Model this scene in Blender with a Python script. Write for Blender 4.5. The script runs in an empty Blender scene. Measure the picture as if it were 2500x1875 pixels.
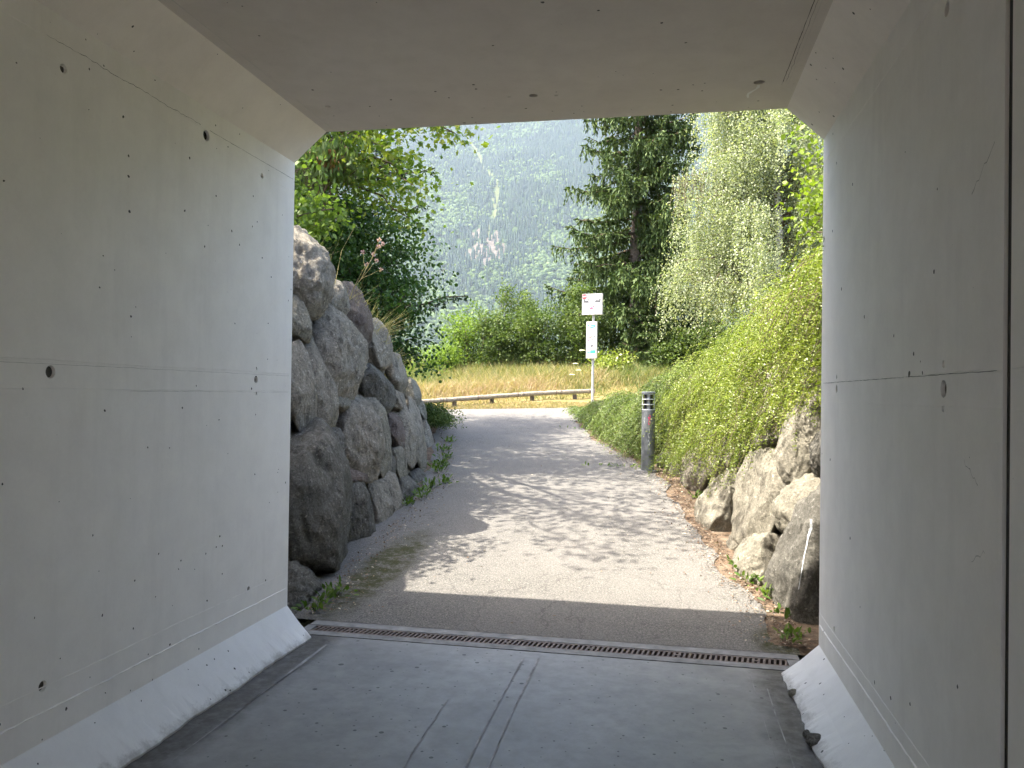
import bpy, bmesh, math, random
import numpy as np
from mathutils import Vector, Matrix, noise as mn

S = bpy.context.scene
COL = S.collection
R = math.radians
# ---------------------------------------------------------------- camera
cd = bpy.data.cameras.new("camera"); cam = bpy.data.objects.new("camera", cd); COL.objects.link(cam)
cd.sensor_width = 36.0; cd.lens = 27.85; cd.clip_start = 0.05; cd.clip_end = 12000
yaw, pitch, roll = .189, .011, .0141
f = Vector((-math.sin(yaw)*math.cos(pitch), math.cos(yaw)*math.cos(pitch), math.sin(pitch)))
r = Vector((math.cos(yaw), math.sin(yaw), 0)); u = r.cross(f)
r, u = r*math.cos(roll)+u*math.sin(roll), -r*math.sin(roll)+u*math.cos(roll)
M = Matrix((r, u, -f)).transposed().to_4x4(); M.translation = (0, 0, 1.5)
cam.matrix_world = M; S.camera = cam
# ---------------------------------------------------------------- sky, sun, exposure
TS = Vector((-.55, -.28, 1.0)).normalized()          # towards the sun
W = bpy.data.worlds.new("World"); S.world = W; W.use_nodes = True
nt = W.node_tree; bg = nt.nodes['Background']; sk = nt.nodes.new('ShaderNodeTexSky')
sk.sky_type = 'NISHITA'; sk.sun_disc = False
sk.sun_elevation = math.asin(TS.z); sk.sun_rotation = math.atan2(TS.x, TS.y)
sk.air_density = .8; sk.dust_density = 4.0; sk.ozone_density = .4
nt.links.new(sk.outputs[0], bg.inputs[0]); bg.inputs[1].default_value = .15
sl = bpy.data.lights.new("sun", 'SUN'); sl.energy = 2.9; sl.angle = R(.53); sl.color = (1.0, .93, .82)
so = bpy.data.objects.new("sun", sl); COL.objects.link(so)
so.rotation_euler = TS.to_track_quat('Z', 'Y').to_euler()
S.view_settings.view_transform = 'Standard'; S.view_settings.look = 'None'
S.view_settings.exposure = 2.6; S.view_settings.gamma = 1.0
S.render.engine = 'CYCLES'
cy = S.cycles
cy.use_denoising = True
cy.max_bounces = 12; cy.diffuse_bounces = 10; cy.glossy_bounces = 3; cy.transmission_bounces = 6; cy.volume_bounces = 1
cy.transparent_max_bounces = 8; cy.sample_clamp_indirect = 6.0
cy.use_adaptive_sampling = True; cy.adaptive_threshold = .012

rng = np.random.default_rng(7); random.seed(7)
# ---------------------------------------------------------------- object helpers
def tag(o, label=None, cat=None, group=None, kind=None):
    if label: o['label'] = label
    if cat: o['category'] = cat
    if group: o['group'] = group
    if kind: o['kind'] = kind
    return o
def empty(name, loc, label, cat, group=None):
    o = bpy.data.objects.new(name, None); COL.objects.link(o); o.location = loc; o.empty_display_size = .1
    return tag(o, label, cat, group)
def wloc(p):
    v = Vector((0, 0, 0))
    while p is not None: v += p.location; p = p.parent
    return v
def obj(name, V, F, mat=None, parent=None, loc=None, smooth=False, var=None):
    """one mesh object; V world coordinates, F uniform-arity array or list of lists"""
    V = np.asarray(V, dtype=np.float32)
    if loc is None: loc = wloc(parent) if parent is not None else Vector((0, 0, 0))
    loc = Vector(loc)
    V = V-np.array(loc, dtype=np.float32)
    me = bpy.data.meshes.new(name)
    if isinstance(F, np.ndarray):
        n, k = F.shape
        me.vertices.add(len(V)); me.vertices.foreach_set('co', V.ravel())
        me.loops.add(n*k); me.loops.foreach_set('vertex_index', F.astype(np.int32).ravel())
        me.polygons.add(n); me.polygons.foreach_set('loop_start', np.arange(n, dtype=np.int32)*k)
        me.update(calc_edges=True)
    else:
        me.from_pydata([tuple(v) for v in V], [], [list(q) for q in F]); me.update()
    if var is not None:
        a = me.attributes.new('v', 'FLOAT', 'FACE'); a.data.foreach_set('value', np.asarray(var, dtype=np.float32))
    if smooth: me.polygons.foreach_set('use_smooth', np.ones(len(me.polygons), dtype=bool)); me.update()
    if mat: me.materials.append(mat)
    o = bpy.data.objects.new(name, me); COL.objects.link(o)
    if parent is not None: o.parent = parent; o.location = loc-wloc(parent)
    else: o.location = loc
    return o
class MB:
    def __init__(s): s.V = []; s.F = []
    def add(s, V, F):
        b = len(s.V); s.V += [tuple(v) for v in V]; s.F += [[i+b for i in q] for q in F]; return s
    def box(s, x0, x1, y0, y1, z0, z1, M=None):
        V = [(x, y, z) for z in (z0, z1) for y in (y0, y1) for x in (x0, x1)]
        if M is not None: V = [tuple(M@Vector(v)) for v in V]
        return s.add(V, [(0, 2, 3, 1), (4, 5, 7, 6), (0, 1, 5, 4), (2, 6, 7, 3), (0, 4, 6, 2), (1, 3, 7, 5)])
    def prism(s, prof, y0, y1):         # profile in x,z extruded along y
        n = len(prof); V = [(x, y0, z) for x, z in prof]+[(x, y1, z) for x, z in prof]
        return s.add(V, [list(range(n))[::-1], list(range(n, 2*n))]+[(i, (i+1) % n, n+(i+1) % n, n+i) for i in range(n)])
    def cyl(s, p0, p1, r0, r1=None, n=16, caps=True):
        r1 = r0 if r1 is None else r1
        p0 = Vector(p0); p1 = Vector(p1); d = (p1-p0).normalized()
        a = d.orthogonal().normalized(); b = d.cross(a)
        V = []
        for p, rr in ((p0, r0), (p1, r1)):
            for i in range(n):
                t = 2*math.pi*i/n; V.append(p+a*math.cos(t)*rr+b*math.sin(t)*rr)
        F = [(i, (i+1) % n, n+(i+1) % n, n+i) for i in range(n)]
        if caps: F += [list(range(n))[::-1], list(range(n, 2*n))]
        return s.add(V, F)
    def build(s, name, mat, parent=None, loc=None, smooth=False):
        return obj(name, s.V, s.F, mat, parent, loc, smooth)
def tubes(paths, n=6):
    """paths: list of (points Kx3, radii K) -> V,F quads"""
    Vs = []; Fs = []; b = 0
    ang = np.arange(n)*2*np.pi/n
    for P, rad in paths:
        P = np.asarray(P, float); rad = np.asarray(rad, float); K = len(P)
        T = np.gradient(P, axis=0); T /= np.linalg.norm(T, axis=1, keepdims=True)+1e-9
        ref = np.array([0, 0, 1.]) if abs(T[0, 2]) < .9 else np.array([1., 0, 0])
        A = np.cross(T, ref); A /= np.linalg.norm(A, axis=1, keepdims=True)+1e-9; B = np.cross(T, A)
        V = P[:, None]+rad[:, None, None]*(np.cos(ang)[None, :, None]*A[:, None]+np.sin(ang)[None, :, None]*B[:, None])
        Vs.append(V.reshape(-1, 3))
        i = np.arange(K-1)[:, None]*n; j = np.arange(n)[None]
        F = np.stack([i+j, i+(j+1) % n, i+n+(j+1) % n, i+n+j], -1).reshape(-1, 4)+b
        Fs.append(F); b += K*n
    return np.concatenate(Vs), np.concatenate(Fs)
def unit(a): return a/(np.linalg.norm(a, axis=-1, keepdims=True)+1e-9)
def rdir(n): return unit(rng.normal(size=(n, 3)))
SHAPES = {
 'oval': np.array([(0, 0, 0), (-.5, .35, .12), (-.38, .75, .1), (0, 1, 0), (.38, .75, .1), (.5, .35, .12)]),
 'diamond': np.array([(0, 0, 0), (-.5, .45, .1), (0, 1, 0), (.5, .45, .1)]),
 'blade': np.array([(-.5, 0, 0), (-.3, .6, .06), (0, 1, .2), (.3, .6, .06), (.5, 0, 0)]),
 'maple': np.array([(0, 0, 0), (-.32, .12, .02), (-.25, .3, .03), (-.52, .45, .0), (-.5, .62, -.03), (-.2, .62, .03), (-.1, .8, .02), (0, 1.05, -.05),
                    (.1, .8, .02), (.2, .62, .03), (.5, .62, -.03), (.52, .45, .0), (.25, .3, .03), (.32, .12, .02)]),
}
def leaves(P, D, N, L, Wd, shape):
    """leaf polygons at P along D with normals N; returns V, F"""
    sh = SHAPES[shape]; k = len(sh); n = len(P)
    D = unit(D); Sd = unit(np.cross(D, N)); Nn = np.cross(Sd, D)
    L = np.broadcast_to(L, (n,))[:, None, None]; Wd = np.broadcast_to(Wd, (n,))[:, None, None]
    V = P[:, None]+sh[None, :, 0, None]*Wd*Sd[:, None]+sh[None, :, 1, None]*L*D[:, None]+sh[None, :, 2, None]*L*Nn[:, None]
    return V.reshape(-1, 3), np.arange(n*k).reshape(n, k)
def cat(parts):
    Vs = []; Fs = []; b = 0
    for V, F in parts: Vs.append(V); Fs.append(F+b); b += len(V)
    return np.concatenate(Vs), np.concatenate(Fs)

# ---------------------------------------------------------------- materials
class N:
    def __init__(s, name):
        s.m = bpy.data.materials.new(name); s.m.use_nodes = True; s.t = s.m.node_tree
        s.b = s.t.nodes['Principled BSDF']; s.out = s.t.nodes['Material Output']
        s.b.inputs['Specular IOR Level'].default_value = .3
    def new(s, ty, **kw):
        n = s.t.nodes.new('ShaderNode'+ty)
        for k, v in kw.items(): setattr(n, k, v)
        return n
    def link(s, a, b): s.t.links.new(a, b)
    def setin(s, sock, v):
        if hasattr(v, 'is_linked'): s.link(v, sock)
        else: sock.default_value = v
    def co(s, scale=(1, 1, 1), rot=(0, 0, 0), kind='Object', rnd=False):
        c = s.new('TexCoord').outputs[kind]
        m = s.new('Mapping'); m.inputs['Scale'].default_value = scale; m.inputs['Rotation'].default_value = rot; s.link(c, m.inputs[0])
        if rnd:
            oi = s.new('ObjectInfo'); v = s.new('VectorMath', operation='SCALE'); v.inputs[0].default_value = (37, 53, 71)
            s.link(oi.outputs['Random'], v.inputs['Scale']); s.link(v.outputs[0], m.inputs['Location'])
        return m.outputs[0]
    def noise(s, co, scale, detail=4, rough=.55, dist=0):
        n = s.new('TexNoise'); s.link(co, n.inputs['Vector']); n.inputs['Scale'].default_value = scale
        n.inputs['Detail'].default_value = detail; n.inputs['Roughness'].default_value = rough; n.inputs['Distortion'].default_value = dist
        return n.outputs['Fac']
    def vor(s, co, scale, feature='F1', out='Distance', rnd=1.0):
        n = s.new('TexVoronoi', feature=feature); s.link(co, n.inputs['Vector']); n.inputs['Scale'].default_value = scale
        n.inputs['Randomness'].default_value = rnd
        return n.outputs[out]
    def ramp(s, fac, stops, interp='LINEAR'):
        n = s.new('ValToRGB'); n.color_ramp.interpolation = interp; s.link(fac, n.inputs[0])
        e = n.color_ramp.elements
        while len(e) < len(stops): e.new(.5)
        for i, (p, c) in enumerate(stops):
            e[i].position = p; e[i].color = (c if hasattr(c, '__len__') else (c, c, c))[:3]+(1,) if hasattr(c, '__len__') else (c, c, c, 1)
        return n.outputs[0]
    def mix(s, fac, a, b, mode='MIX'):
        n = s.new('Mix', data_type='RGBA', blend_type=mode)
        s.setin(n.inputs[0], fac)
        for sk_, v in ((n.inputs[6], a), (n.inputs[7], b)):
            if hasattr(v, 'is_linked'): s.link(v, sk_)
            else: sk_.default_value = tuple(v)[:3]+(1,)
        return n.outputs[2]
    def math(s, op, a, b=0, c=0):
        n = s.new('Math', operation=op)
        for i, v in enumerate((a, b, c)):
            s.setin(n.inputs[i], v)
        return n.outputs[0]
    def bump(s, h, strength=.3, dist=.01, prev=None):
        n = s.new('Bump'); s.link(h, n.inputs['Height']); n.inputs['Strength'].default_value = strength; n.inputs['Distance'].default_value = dist
        if prev is not None: s.link(prev, n.inputs['Normal'])
        return n.outputs[0]
    def done(s, col=None, rough=None, nrm=None, metal=None, spec=None):
        for k, v in (('Base Color', col), ('Roughness', rough), ('Normal', nrm), ('Metallic', metal), ('Specular IOR Level', spec)):
            if v is None: continue
            if isinstance(v, tuple) and k == 'Base Color': v = tuple(v)[:3]+(1,)
            s.setin(s.b.inputs[k], v)
        return s.m
def plain(name, c, rough=.6, metal=0., spec=.3, var=.12, sc=8, bump=.1):
    n = N(name); co = n.co(rnd=True)
    k = n.noise(co, sc, 5)
    a = tuple(x*(1-var) for x in c); b = tuple(min(1, x*(1+var)) for x in c)
    col = n.ramp(k, [(.3, a), (.7, b)])
    return n.done(col, rough, n.bump(k, bump, .005), metal, spec)
def leafmat(name, cols, trans=.35, rough=.5, spec=.25, tcol=None):
    """cols: list of 3 colours picked by the per-face attribute v"""
    n = N(name); at = n.new('Attribute', attribute_name='v')
    c = n.ramp(at.outputs['Fac'], [(i/(len(cols)-1), x) for i, x in enumerate(cols)])
    n.done(c, rough, spec=spec)
    tr = n.new('BsdfTranslucent'); g = n.mix(1.0, c, tcol or (1.4, 1.5, .65), 'MULTIPLY'); n.link(g, tr.inputs[0])
    mx = n.new('MixShader'); mx.inputs[0].default_value = trans
    n.link(n.b.outputs[0], mx.inputs[1]); n.link(tr.outputs[0], mx.inputs[2]); n.link(mx.outputs[0], n.out.inputs[0])
    return n.m

def concrete(name, c0, c1, pits=1.0, rough=.75, floor=False, spec=.3):
    n = N(name); co = n.co()
    big = n.noise(co, .9, 5, .6, .4); mid = n.noise(co, 6, 6, .65); fine = n.noise(co, 90, 3, .6)
    col = n.ramp(big, [(.3, c0), (.7, c1)])
    col = n.mix(n.ramp(mid, [(.35, .0), (.75, .35)]), col, tuple(x*.8 for x in c0))
    col = n.mix(n.ramp(fine, [(.3, 0.), (.7, .12)]), col, tuple(min(1, x*1.15) for x in c1))
    # drips and form-panel streaks
    st = n.noise(n.co(scale=(1, 1, .12)), 7, 5, .7)
    col = n.mix(n.ramp(st, [(.52, 0.), (.78, .22)]), col, tuple(x*.72 for x in c0))
    # blow holes: sparse pits of three sizes, denser in patches, inner shade painted dark
    h = None; patch = n.noise(co, 1.1, 2, .5)
    wob = n.new('VectorMath', operation='ADD'); n.link(co, wob.inputs[0])
    nn = n.new('TexNoise'); n.link(co, nn.inputs['Vector']); nn.inputs['Scale'].default_value = 45
    sc_ = n.new('VectorMath', operation='SCALE'); n.link(nn.outputs['Color'], sc_.inputs[0]); sc_.inputs['Scale'].default_value = .012
    n.link(sc_.outputs[0], wob.inputs[1]); wc = wob.outputs[0]
    tot = None
    for scl, rad, keep in ((4.5, .055, .42), (9, .085, .55), (19, .14, .75)):
        v = n.new('TexVoronoi', feature='F1'); n.link(wc, v.inputs['Vector']); v.inputs['Scale'].default_value = scl
        cr = n.new('SeparateColor'); n.link(v.outputs['Color'], cr.inputs[0])
        size = n.math('MULTIPLY', cr.outputs[0], rad)
        inside = n.math('LESS_THAN', v.outputs['Distance'], size)
        gate = n.math('LESS_THAN', cr.outputs[1], n.math('MULTIPLY', n.math('POWER', patch, 2.2), keep*3.4*pits))
        g = n.math('MULTIPLY', inside, gate)
        tot = g if tot is None else n.math('MAXIMUM', tot, g)
    col = n.mix(n.math('MULTIPLY', tot, .95), col, (.03, .033, .03))
    hgt = n.math('SUBTRACT', n.math('MULTIPLY', mid, .25), n.math('MULTIPLY', tot, 1.0))
    nr = n.bump(hgt, .35, .004); nr = n.bump(fine, .08, .002, nr)
    rg = n.ramp(mid, [(.3, rough-.08), (.7, min(1, rough+.1))])
    return n.done(col, rg, nr, spec=spec)

def rockmat(name, dark, midc, light, lichen=(.42, .42, .38), lamt=.35):
    n = N(name); co = n.co(rnd=True); st = n.co(scale=(1.0, 1.0, .22), rot=(.25, .35, .1), rnd=True)
    a = n.noise(co, 2.2, 8, .65, .6); b = n.noise(st, 9, 8, .75, .8); g = n.noise(co, 60, 5, .75); cz = n.noise(co, 7, 9, .78, .4)
    col = n.ramp(b, [(.3, dark), (.5, midc), (.72, light)])
    col = n.mix(n.ramp(a, [(.35, 0.), (.62, .75)]), col, midc)
    col = n.mix(n.ramp(n.noise(co, 4.5, 9, .75, 1.), [(.52, 0.), (.60, lamt)]), col, lichen)
    col = n.mix(n.ramp(n.noise(co, 3.1, 8, .7, .5), [(.56, 0.), (.68, .6)]), col, tuple(x*.45 for x in dark))
    vs = n.vor(co, 26); spot = n.math('LESS_THAN', vs, .16); gate = n.ramp(n.noise(co, 3, 3), [(.52, 0.), (.6, 1.)])
    col = n.mix(n.math('MULTIPLY', n.math('MULTIPLY', spot, gate), .5), col, (.5, .5, .47))
    col = n.mix(n.ramp(cz, [(.36, .75), (.46, 0.)]), col, tuple(x*.5 for x in dark))
    col = n.mix(n.ramp(g, [(.35, .6), (.65, 0.)]), col, tuple(x*.4 for x in dark))
    col = n.mix(n.ramp(n.noise(co, 38, 3), [(.6, 0.), (.75, .6)]), col, tuple(min(1, x*1.45) for x in light))
    nr = n.bump(b, .8, .04); nr = n.bump(cz, 1.0, .07, nr); nr = n.bump(g, 1.0, .010, nr)
    return n.done(col, .88, nr, spec=.2)

M_ = {}
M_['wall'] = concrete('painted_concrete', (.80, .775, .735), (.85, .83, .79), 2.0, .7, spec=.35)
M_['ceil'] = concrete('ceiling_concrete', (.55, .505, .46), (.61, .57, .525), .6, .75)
M_['plinth'] = concrete('plinth_concrete', (.70, .695, .68), (.77, .765, .75), 1.0, .65)
def foot_dirt(m):      # splash grime along the toe of the plinth
    t = m.node_tree; b = t.nodes['Principled BSDF']; l = b.inputs['Base Color'].links[0]; src = l.from_socket
    g = t.nodes.new('ShaderNodeNewGeometry'); s_ = t.nodes.new('ShaderNodeSeparateXYZ'); t.links.new(g.outputs['Position'], s_.inputs[0])
    nz = t.nodes.new('ShaderNodeTexNoise'); t.links.new(g.outputs['Position'], nz.inputs['Vector']); nz.inputs['Scale'].default_value = 14; nz.inputs['Detail'].default_value = 7; nz.inputs['Roughness'].default_value = .75
    ma = t.nodes.new('ShaderNodeMath'); ma.operation = 'MULTIPLY_ADD'; t.links.new(nz.outputs['Fac'], ma.inputs[0]); ma.inputs[1].default_value = .16; t.links.new(s_.outputs[2], ma.inputs[2])
    mr = t.nodes.new('ShaderNodeMapRange'); t.links.new(ma.outputs[0], mr.inputs[0]); mr.inputs[1].default_value = .085; mr.inputs[2].default_value = .125; mr.inputs[3].default_value = .5; mr.inputs[4].default_value = 0
    mx = t.nodes.new('ShaderNodeMix'); mx.data_type = 'RGBA'; t.links.new(mr.outputs[0], mx.inputs[0]); t.links.new(src, mx.inputs[6]); mx.inputs[7].default_value = (.16, .145, .12, 1); t.links.new(mx.outputs[2], b.inputs['Base Color'])
foot_dirt(M_['plinth'])
M_['mark'] = plain('recess_concrete', (.40, .39, .37), .8)
M_['seal'] = plain('joint_sealant', (.06, .058, .055), .8)
M_['black'] = plain('dark_gap', (.012, .012, .012), .9)
M_['wall_clean'] = concrete('painted_concrete_few_pits', (.78, .755, .715), (.83, .81, .77), .55, .7, spec=.35)
# slab
n = N('slab_concrete'); co = n.co()
big = n.noise(co, 1.6, 6, .65, .8); mid = n.noise(co, 11, 6, .7); fine = n.noise(co, 120, 3)
col = n.ramp(big, [(.3, (.19, .185, .18)), (.7, (.29, .282, .272))])
col = n.mix(n.ramp(mid, [(.45, 0.), (.7, .45)]), col, (.18, .176, .172))
tot = None
for scl, rad, keep in ((5, .085, .7), (10, .12, .75), (22, .16, .75)):
    v = n.new('TexVoronoi', feature='F1'); n.link(co, v.inputs['Vector']); v.inputs['Scale'].default_value = scl
    cr = n.new('SeparateColor'); n.link(v.outputs['Color'], cr.inputs[0])
    ins = n.math('LESS_THAN', v.outputs['Distance'], n.math('MULTIPLY', cr.outputs[0], rad))
    g = n.math('MULTIPLY', ins, n.math('LESS_THAN', cr.outputs[1], keep))
    tot = g if tot is None else n.math('MAXIMUM', tot, g)
col = n.mix(n.math('MULTIPLY', tot, .85), col, (.03, .03, .03))  # dark fill paints the shade inside the slab pits
# dirt along both plinth feet (built-up grime strip, its own shape)
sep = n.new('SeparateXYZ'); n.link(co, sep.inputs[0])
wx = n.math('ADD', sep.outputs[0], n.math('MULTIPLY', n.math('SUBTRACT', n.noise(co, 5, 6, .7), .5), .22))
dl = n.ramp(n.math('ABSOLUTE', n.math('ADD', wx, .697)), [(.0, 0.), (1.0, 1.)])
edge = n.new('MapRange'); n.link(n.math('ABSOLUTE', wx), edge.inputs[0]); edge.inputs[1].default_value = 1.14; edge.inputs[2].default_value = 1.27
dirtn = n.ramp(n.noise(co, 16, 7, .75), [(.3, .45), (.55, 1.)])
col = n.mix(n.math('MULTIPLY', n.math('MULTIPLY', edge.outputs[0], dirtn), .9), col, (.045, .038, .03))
nr = n.bump(n.math('SUBTRACT', n.math('MULTIPLY', mid, .3), tot), .3, .004); nr = n.bump(fine, .15, .002, nr)
M_['slab'] = n.done(col, n.ramp(mid, [(.3, .38), (.7, .62)]), nr, spec=.5)
M_['haunch'] = concrete('haunch_concrete', (.74, .695, .64), (.79, .75, .70), .8, .7)
M_['strip'] = plain('cast_strip_concrete', (.20, .197, .19), .7, var=.3, sc=14)
M_['iron'] = plain('cast_iron', (.13, .10, .085), .6, .1, .4, .4, 20)
# asphalt
n = N('asphalt'); co = n.co()
g1 = n.noise(co, 95, 4, .8); g2 = n.vor(co, 62); big = n.noise(co, .8, 5, .6, .5)
col = n.ramp(g1, [(.34, (.045, .043, .04)), (.5, (.125, .12, .11)), (.66, (.26, .245, .215))])
col = n.mix(n.ramp(big, [(.35, 0.), (.7, .45)]), col, (.18, .17, .155))
col = n.mix(n.ramp(g2, [(.0, .5), (.25, 0.)]), col, (.30, .29, .27))
def warp(n, co, s, a):
    t = n.new('TexNoise'); n.link(co, t.inputs['Vector']); t.inputs['Scale'].default_value = s; t.inputs['Detail'].default_value = 4
    q = n.new('VectorMath', operation='SCALE'); n.link(t.outputs['Color'], q.inputs[0]); q.inputs['Scale'].default_value = a
    w = n.new('VectorMath', operation='ADD'); n.link(co, w.inputs[0]); n.link(q.outputs[0], w.inputs[1]); return w.outputs[0]
crk = n.vor(warp(n, co, 3, .5), 1.5, 'DISTANCE_TO_EDGE'); crk2 = n.vor(warp(n, co, 6, .25), 4.5, 'DISTANCE_TO_EDGE')
gate = n.ramp(n.noise(co, .5, 3), [(.36, 0.), (.5, 1.)]); gate2 = n.ramp(n.noise(co, .9, 3, .6), [(.52, 0.), (.6, 1.)])
cr = n.math('MAXIMUM', n.math('MULTIPLY', n.math('LESS_THAN', crk, .007), gate), n.math('MULTIPLY', n.math('LESS_THAN', crk2, .011), gate2))
col = n.mix(n.math('MULTIPLY', cr, .5), col, (.07, .065, .06))
# moss growing on the left edge near the portal and dust on the right
geo = n.new('NewGeometry'); sp = n.new('SeparateXYZ'); n.link(geo.outputs['Position'], sp.inputs[0])
def blob(cx, cy_, rx, ry):
    a = n.math('DIVIDE', n.math('SUBTRACT', sp.outputs[0], cx), rx); b = n.math('DIVIDE', n.math('SUBTRACT', sp.outputs[1], cy_), ry)
    return n.math('SUBTRACT', 1.0, n.math('ADD', n.math('MULTIPLY', a, a), n.math('MULTIPLY', b, b)))
mo = n.math('MAXIMUM', blob(-2.12, 5.9, .24, 1.2), blob(.72, 5.0, .2, .22))
mo = n.math('MULTIPLY', n.math('MAXIMUM', mo, 0.), 1.6)
mossn = n.ramp(n.noise(co, 9, 8, .8), [(.38, 0.), (.6, 1.)])
col = n.mix(n.math('MINIMUM', n.math('MULTIPLY', mo, mossn), .95), col, (.04, .042, .012))
nr = n.bump(g1, .7, .008); nr = n.bump(g2, .4, .006, nr); nr = n.bump(n.math('SUBTRACT', 1., cr), .4, .006, nr)
M_['asphalt'] = n.done(col, .9, nr, spec=.2)
# soil / litter ground
n = N('soil'); co = n.co(); a = n.noise(co, 7, 8, .75); b = n.vor(co, 45, 'F1', 'Color')
col = n.ramp(a, [(.3, (.045, .034, .024)), (.5, (.12, .09, .065)), (.7, (.22, .175, .125))])
bb = n.new('SeparateColor'); n.link(b, bb.inputs[0])
col = n.mix(n.math('MULTIPLY', n.math('GREATER_THAN', bb.outputs[0], .72), .6), col, (.19, .13, .085))
M_['soil'] = n.done(col, .95, n.bump(a, .8, .03), spec=.1)
n = N('grass_ground'); co = n.co(); a = n.noise(co, 1.5, 8, .7); b = n.noise(co, 30, 5, .7)
col = n.ramp(a, [(.3, (.08, .095, .025)), (.5, (.22, .175, .07)), (.7, (.29, .225, .11))])
col = n.mix(n.ramp(b, [(.3, .5), (.6, 0.)]), col, (.12, .09, .04))
M_['meadow'] = n.done(col, .95, n.bump(b, .8, .03), spec=.1)
M_['bank'] = plain('bank_soil', (.075, .068, .035), .95, var=.5, sc=5)
M_['rock0'] = rockmat('grey_gneiss', (.17, .152, .12), (.40, .36, .29), (.63, .58, .48))
M_['rock1'] = rockmat('pale_gneiss', (.18, .165, .125), (.36, .335, .265), (.53, .495, .41), (.40, .385, .31))
M_['rock2'] = rockmat('dark_gneiss', (.09, .086, .073), (.21, .20, .17), (.38, .36, .31), (.36, .345, .30), .45)
M_['rock3'] = rockmat('rusty_gneiss', (.12, .09, .075), (.24, .195, .165), (.38, .32, .28))
# dark boulder with a white paint run
n = N('painted_gneiss'); n2 = M_['rock2'].copy(); M_['rock4'] = n2; n2.name = 'dark_gneiss_paint_run'
M_['wood'] = None
n = N('weathered_timber'); co = n.co(scale=(1, 1, 1), rot=(0, 0, -.67)); st = n.co(scale=(1.2, 14, 14), rot=(0, 0, -.67))
a = n.noise(st, 3, 7, .7); col = n.ramp(a, [(.3, (.12, .095, .065)), (.5, (.27, .235, .18)), (.75, (.40, .36, .29))])
M_['wood'] = n.done(col, .85, n.bump(a, .5, .01), spec=.15)
M_['darkwood'] = plain('old_post_timber', (.11, .085, .06), .9, var=.35, sc=20)
M_['metal'] = plain('galvanised_steel', (.42, .41, .39), .45, .5, .4, .15, 12, .03)
M_['white'] = plain('white_enamel', (.80, .80, .80), .35, 0, .4, .03)
M_['red'] = plain('red_print', (.62, .035, .05), .4, var=.05)
M_['dgrey'] = plain('grey_print', (.10, .10, .105), .4, var=.05)
M_['pink'] = plain('crimson_print', (.50, .03, .10), .4, var=.05)
M_['blue'] = plain('blue_print', (.08, .30, .62), .4, var=.2)
M_['green'] = plain('green_print', (.05, .42, .25), .4, var=.2)
M_['lgreen'] = plain('pale_green_print', (.35, .62, .35), .4, var=.2)
M_['brown'] = plain('brown_print', (.30, .15, .13), .4, var=.3)
M_['bollard'] = plain('grey_powder_coat', (.13, .14, .145), .45, .2, .4, .25, 14, .05)
M_['louvre'] = plain('pale_louvre', (.5, .52, .52), .4, .1, .4, .05)
M_['bark'] = plain('spruce_bark', (.13, .105, .085), .95, var=.5, sc=14, bump=.8)
M_['twig'] = plain('twig_bark', (.10, .075, .05), .9, var=.3, sc=20)
n = N('birch_bark'); co = n.co(scale=(1, 1, 1)); st = n.co(scale=(2, 2, 9))
a = n.noise(st, 1.6, 6, .7, .6); col = n.ramp(a, [(.42, (.05, .045, .04)), (.5, (.62, .60, .56))])
M_['birch'] = n.done(col, .8, n.bump(a, .3, .02))

# ================================================================ GROUND AND TERRAIN (structure)
def zg(y): return np.clip(.094*(np.asarray(y, float)-4.6), 0, 1.36)
BL = np.array([(-2.3, 4.4), (-2.37, 5.19), (-2.5, 5.97), (-2.52, 6.64), (-2.56, 7.29), (-2.66, 8.63), (-3.01, 10.32), (-3.45, 11.86), (-4.01, 13.93), (-4.5, 16), (-4.9, 17.6)])
BR = np.array([(.95, 4.4), (.89, 4.95), (.81, 5.6), (.62, 6.11), (.52, 7.1), (.39, 7.7), (.27, 9.14), (.05, 10.2), (-.3, 11.1), (-.98, 13), (-1.5, 15), (-1.83, 16.4), (-1.9, 17.6)])
def bl(y): return np.interp(y, BL[:, 1], BL[:, 0])
def br(y): return np.interp(y, BR[:, 1], BR[:, 0])
def grid(fn, us, vs):
    """fn(u,v)->x,y,z arrays; returns V,F"""
    U, Vv = np.meshgrid(us, vs); x, y, z = fn(U, Vv)
    V = np.stack([x, y, z], -1).reshape(-1, 3); n = len(us); m = len(vs)
    i, j = np.meshgrid(np.arange(m-1), np.arange(n-1), indexing='ij'); a = (i*n+j).ravel()
    return V, np.stack([a, a+1, a+n+1, a+n], -1)
def fbm(x, y, s, seed=0, oct=4):
    """cheap smooth noise made of sines, vectorised"""
    rg_ = np.random.default_rng(seed); out = 0*x; amp = 1; tot = 0
    for o in range(oct):
        for k in range(3):
            a = rg_.uniform(0, 2*np.pi); ph = rg_.uniform(0, 6.28); q = s*(1.9**o)*rg_.uniform(.7, 1.3)
            out = out+amp*np.sin((x*np.cos(a)+y*np.sin(a))*q+ph); tot += amp
        amp *= .55
    return out/tot*1.6
V, F = grid(lambda a, b: (a, b, 0*a-3.0), np.linspace(-9000, 9000, 19), np.linspace(-9000, 9000, 19))
tag(obj('ground', V, F, M_['bank']), kind='structure')
def fsoil(a, b): return a, b, np.where(b < 5.2, .0015+(zg(5.2)-.0075)*((b-4.85)/.35)**1.3, zg(b)-.006)
V, F = grid(fsoil, np.linspace(-7.5, 3.5, 60), np.linspace(4.85, 17.3, 90))
tag(obj('soil_verge', V, F, M_['soil']), kind='structure')
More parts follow.
